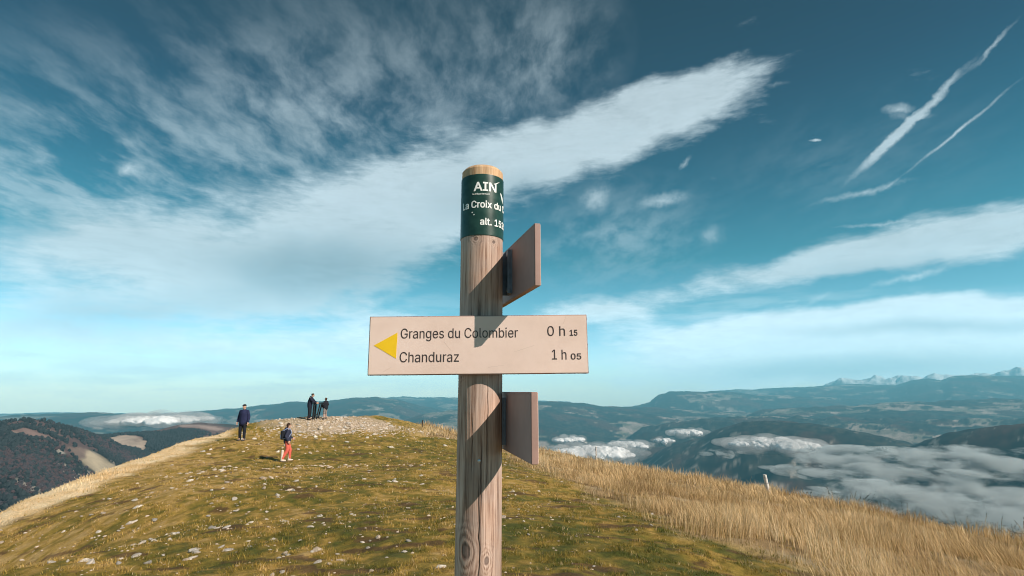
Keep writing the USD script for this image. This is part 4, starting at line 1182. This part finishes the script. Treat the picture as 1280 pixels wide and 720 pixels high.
def build_stones():
    rng = np.random.default_rng(77)
    pts = []                                               # x, y, size

    def scatter(n, draw, lo, hi, power=2.2):
        for _ in range(n):
            x, y = draw()
            if x is None: continue
            pts.append((x, y, lo + (hi - lo) * rng.random() ** power))

    def cluster(px, py, n, spread, lo, hi):
        c = hit(px, py)
        scatter(n, lambda: tuple(c[:2] + rng.normal(0, 1, 2) * np.array(spread)), lo, hi, 1.6)

    def field():
        a = rng.uniform(-.78, .05); r = math.sqrt(rng.uniform(5 ** 2, 36 ** 2))
        x, y = r * math.sin(a), r * math.cos(a)
        return (x, y)
    for px, py, n, sp, lo, hi in [(200, 672, 26, (.55, .28), .025, .080), (152, 662, 10, (.30, .2), .025, .07), (240, 690, 12, (.6, .2), .03, .07), (110, 705, 7, (.5, .2), .03, .06), (275, 660, 10, (.5, .3), .02, .06),
                                  (330, 636, 8, (.8, .4), .02, .06), (390, 655, 7, (.5, .3), .02, .05), (435, 645, 10, (.6, .3), .02, .06), (345, 715, 3, (.15, .1), .035, .05), (420, 690, 8, (.6, .3), .02, .055), (350, 680, 8, (.7, .3), .02, .055),
                                  (400, 600, 14, (2.0, 1.4), .03, .10), (340, 612, 10, (1.6, 1.0), .03, .10), (215, 630, 12, (1.6, .9), .03, .09), (260, 610, 10, (2, 1), .03, .09), (440, 703, 7, (.4, .15), .02, .05),
                                  (350, 550, 20, (2.6, 2.0), .06, .17), (390, 560, 14, (2.6, 2.0), .05, .15), (480, 545, 10, (2.5, 2.5), .05, .15), (330, 570, 12, (3, 2.2), .05, .13)]:
        cluster(px, py, n, sp, lo, hi)
    scatter(620, field, .012, .065, 2.4)
    scatter(70, lambda: (rng.uniform(-.5, 3.2), rng.uniform(5, 22)), .012, .05, 2.0)
    # the trampled stony summit
    c0 = hit(425, 533)[:2]
    scatter(480, lambda: tuple(c0 + rng.normal(0, 1, 2) * np.array([2.7, 1.5])), .03, .15, 2.2)
    P = np.array(pts)
    w, wr = straw_weight(P[:, 0], P[:, 1])
    keep = (w < .5) & (np.hypot(P[:, 0], P[:, 1]) > 4.7) & (np.hypot(P[:, 0] - p2[0], P[:, 1] - p2[1]) > .35) & (np.hypot(P[:, 0] - p1[0], P[:, 1] - p1[1]) > .35)
    P = P[keep]
    # beyond the lip nothing shows
    P = P[np.hypot(P[:, 0], P[:, 1]) < lip_r(np.arctan2(P[:, 0], P[:, 1])) + .6]
    seen = P[:, 2] / np.hypot(P[:, 0], P[:, 1])
    order = np.argsort(-seen)
    P = P[order]
    Z = hz(P[:, 0], P[:, 1])
    classes = []
    UsdGeom.Scope.Define(stage, W + 'Looks')
    for k in range(6):
        cp = stage.CreateClassPrim(f'/World/stone_kind_{k:03d}') if False else None
    protos = {}
    sm = np.hypot(P[:, 0] - c0[0], (P[:, 1] - c0[1])) < 5.5
    D = np.hypot(P[:, 0], P[:, 1])
    for i in range(min(300, len(P))):
        k = int(rng.integers(0, 6)); mi = int(rng.choice(3, p=[.55, .25, .2]))
        x, y, s = P[i]
        shape = ('low rounded', 'broad', 'flat', 'blocky', 'angular', 'thin flat')[k]
        tone = ('pale whitish', 'warm beige', 'pale grey')[mi]
        if sm[i]:
            where = 'in the trampled stony patch at the summit'
        elif D[i] >= 20:
            where = 'on the far turf below the summit'
        elif D[i] >= 11:
            where = 'on the middle of the grassy slope'
        elif x > 0:
            where = 'in the green turf right of the signpost'
        elif x > -2.2:
            where = 'in the near turf just left of the signpost'
        elif x > -4.2:
            where = 'in the near turf between signpost and left edge'
        else:
            where = 'in the near turf towards the lower left corner'
        lab, grp = f'{shape} {tone} limestone {where}', f'{shape} {tone} stones {where}'
        ax = rng.uniform(0, 2 * math.pi)
        sx = s * rng.uniform(.9, 1.5)
        name = numbered('/World', 'stone')
        path = W + name
        key = (k, mi)
        if key not in protos:
            protos[key] = W + f'Looks/stone_shape_{len(protos):03d}'
            stage.CreateClassPrim(protos[key])
            usdkit.mesh(stage, protos[key] + '/rock', SHAPES[k], STONE_MATS[mi], smooth=38)
        xf = UsdGeom.Xform.Define(stage, path)
        xf.GetPrim().GetReferences().AddInternalReference(protos[key])
        xf.GetPrim().SetInstanceable(True)
        xf.AddTranslateOp().Set(Gf.Vec3d(float(x), float(y), float(Z[i] + s * .10)))
        xf.AddRotateXYZOp().Set(Gf.Vec3f(float(rng.normal(0, 12)), float(rng.normal(0, 12)), float(math.degrees(ax))))
        xf.AddScaleOp().Set(Gf.Vec3f(float(sx), float(sx), float(s)))
        tag(xf.GetPrim(), lab, 'stone', grp)
    vs, fs, n = [], [], 0
    lo = trimesh.creation.icosphere(1, 1.0)
    for i in range(300, len(P)):
        x, y, s = P[i]
        v = lo.vertices * (1 + .35 * (noise(lo.vertices * 1.7 + i * 1.3, i)[:, None] - .5)) * [s * rng.uniform(.8, 1.4), s * rng.uniform(.6, 1.0), s * .55]
        a = rng.uniform(0, 6.28); c, sn = math.cos(a), math.sin(a)
        v = np.stack([v[:, 0] * c - v[:, 1] * sn + x, v[:, 0] * sn + v[:, 1] * c + y, v[:, 2] + Z[i] + s * .1], -1)
        vs.append(v); fs.append(lo.faces + n); n += len(v)
    # plus crumbs of rock between them
    m = 2600
    xy = np.vstack([c0 + rng.normal(0, 1, (1300, 2)) * [2.6, 1.6], np.stack([rng.uniform(-11, 1, m - 1300), rng.uniform(5, 20, m - 1300)], -1)])
    oc = trimesh.creation.icosphere(0, 1.0)
    zz = hz(xy[:, 0], xy[:, 1])
    for (x, y), z in zip(xy, zz):
        s = rng.uniform(.018, .075) if math.hypot(x, y) > 20 else rng.uniform(.006, .018)
        vs.append(oc.vertices * [s * 1.2, s, s * .6] * (1 + rng.normal(0, .12, (len(oc.vertices), 1))) + [x, y, z + s * .1]); fs.append(oc.faces + n); n += len(oc.vertices)
    tag(obj('gravel', (np.vstack(vs), np.vstack(fs)), STONE_MATS[1]), kind='stuff')
    return P


STONES = build_stones()

# ------------------------------------------------------------------ grass
def blades(x, y, z, h, w, rng, lean, col, rows=2, wind=(0, 0)):
    """thin bent blades: a strip of rows quads ending in a point"""
    n = len(x)
    a = rng.uniform(0, 2 * math.pi, n)
    la = rng.uniform(0, 2 * math.pi, n); lm = np.abs(rng.normal(0, 1, n)) * lean
    lx, ly = np.cos(la) * lm + wind[0], np.sin(la) * lm + wind[1]
    dx, dy = np.cos(a) * w / 2, np.sin(a) * w / 2
    ts = np.linspace(0, 1, rows + 1)
    V, k = [], 2 * rows + 1
    for i, t in enumerate(ts):
        cx, cy, cz = x + lx * h * t ** 1.7, y + ly * h * t ** 1.7, z - .012 + h * t * (1 - .25 * np.minimum(np.hypot(lx, ly), 1.2) * t)
        if i < rows:
            s = 1 - .35 * t
            V += [np.stack([cx - dx * s, cy - dy * s, cz], -1), np.stack([cx + dx * s, cy + dy * s, cz], -1)]
        else:
            V.append(np.stack([cx, cy, cz], -1))
    V = np.stack(V, 1)
    f = []
    for i in range(rows - 1):
        b = 2 * i
        f += [(b, b + 1, b + 3), (b, b + 3, b + 2)]
    f.append((2 * rows - 2, 2 * rows - 1, 2 * rows))
    F = (np.array(f)[None] + (np.arange(n) * k)[:, None, None]).reshape(-1, 3)
    C = np.repeat(col[:, None], k, 1)
    return V.reshape(-1, 3), F, C.reshape(-1, 3)


def spread(n, r0, r1, a0, a1, rng):
    a = rng.uniform(a0, a1, n); r = np.sqrt(rng.uniform(r0 ** 2, r1 ** 2, n))
    return r * np.sin(a), r * np.cos(a)


def build_grass():
    rng = np.random.default_rng(8)
    V, F, C, n = [], [], [], 0

    def add(b):
        nonlocal n
        V.append(b[0]); F.append(b[1] + n); C.append(b[2]); n += len(b[0])
    # short turf
    for r0, r1, cnt, h0, w0 in [(4.3, 7, 95000, .040, .0048), (7, 11, 100000, .046, .0072), (11, 18, 85000, .052, .011), (18, 28, 60000, .060, .018), (28, 47, 55000, .07, .030)]:
        x, y = spread(cnt, r0, r1, -.84, .84, rng)
        w, wr = straw_weight(x, y)
        p = np.stack([x, y, 0 * x], -1)
        tuft = fbm(p * (6.0 if r1 < 12 else 2.5), 3, 15)
        ok = (rng.random(cnt) > w * .8) & (rng.random(cnt) > soil_weight(x, y) * .93) & (rng.random(cnt) > summit_weight(x, y) * .8) & (np.hypot(x, y) < lip_r(np.arctan2(x, y)) + 1.5) & (tuft + rng.normal(0, .07, cnt) > .44)
        x, y, tuft = x[ok], y[ok], tuft[ok]
        t = np.clip(turf_tone(x, y) + rng.normal(0, .12, len(x)) + .04, 0, 1)
        col = ramp(t, TURF) * rng.uniform(.6, 1.6, (len(x), 1)) * 1.1
        dry = rng.random(len(x)) < .07
        col[dry] = ramp(rng.random(dry.sum()), STRAW) * .85
        h = h0 * .78 * rng.uniform(.5, 1.35, len(x)) * (.55 + 1.1 * smoothstep(tuft, .42, .66))
        add(blades(x, y, hz(x, y), h, w0 * rng.uniform(.7, 1.3, len(x)), rng, .75, col, 2))
    g = obj('grass', (np.vstack(V), np.vstack(F)), attr_colour_material('turf_blades', scale=9.0, bump=0, vary=.18, rough=.75, translucent=.25), prims={'colour': np.vstack(C)})
    tag(g, kind='stuff')
    # tall straw along the right and the left edge
    V, F, C, n = [], [], [], 0
    for r0, r1, cnt, w0, lim in [(4.8, 9, 34000, .0035, 1), (9, 14, 60000, .0050, 1), (14, 22, 90000, .0080, 1), (22, 34, 90000, .013, 1), (34, 52, 70000, .020, 1)]:
        x, y = spread(cnt, r0, r1, -.90, .86, rng)
        w, wr = straw_weight(x, y)
        p = np.stack([x, y, 0 * x], -1)
        tuft = .55 * fbm(p * 1.1, 3, 16) + .45 * fbm(p * 4.5, 2, 17)
        d = np.hypot(x, y)
        over = d - lip_r(np.arctan2(x, y))
        ok = (rng.random(cnt) < w) & (tuft + rng.normal(0, .035, cnt) > .455) & (over < 3.0)
        x, y, tuft, w, wr, over = x[ok], y[ok], tuft[ok], w[ok], wr[ok], over[ok]
        left = wr < .3
        hh = np.where(left, .07, .25) * rng.uniform(.5, 1.25, len(x)) * (.6 + .9 * smoothstep(tuft, .43, .60)) * (.6 + .4 * smoothstep(w, .1, .8))
        p = np.stack([x, y, 0 * x], -1)
        t = np.clip(.42 + (fbm(p * .7, 4, 61) - .5) * 1.1 + rng.normal(0, .20, len(x)) + .30 * left, 0, 1)
        col = ramp(t, STRAW) * rng.uniform(.75, 1.12, (len(x), 1))
        hh = hh * np.where(rng.random(len(x)) < .05, 1.5, 1.0) * (.7 + .6 * smoothstep(fbm(p * .45, 2, 18), .35, .65))
        low = rng.random(len(x)) < (.22 + .45 * smoothstep(.5 - w, -.45, .2)) * (1 - .6 * left)
        col[low] = ramp(np.clip(rng.normal(.45, .2, low.sum()), 0, 1), TURF) * 1.0
        hh[low] *= .6
        add(blades(x, y, hz(x, y), hh, w0 * rng.uniform(.7, 1.3, len(x)), rng, .28, col, 3, (-.10 + 1.3 * (fbm(p * .9, 2, 19) - .5), .03 + 1.0 * (fbm(p * .9, 2, 20) - .5))))
    g = obj('dry_grass', (np.vstack(V), np.vstack(F)), attr_colour_material('straw_blades', scale=5.0, bump=0, vary=.15, rough=.7, translucent=.25), prims={'colour': np.vstack(C)})
    tag(g, kind='stuff')


build_grass()
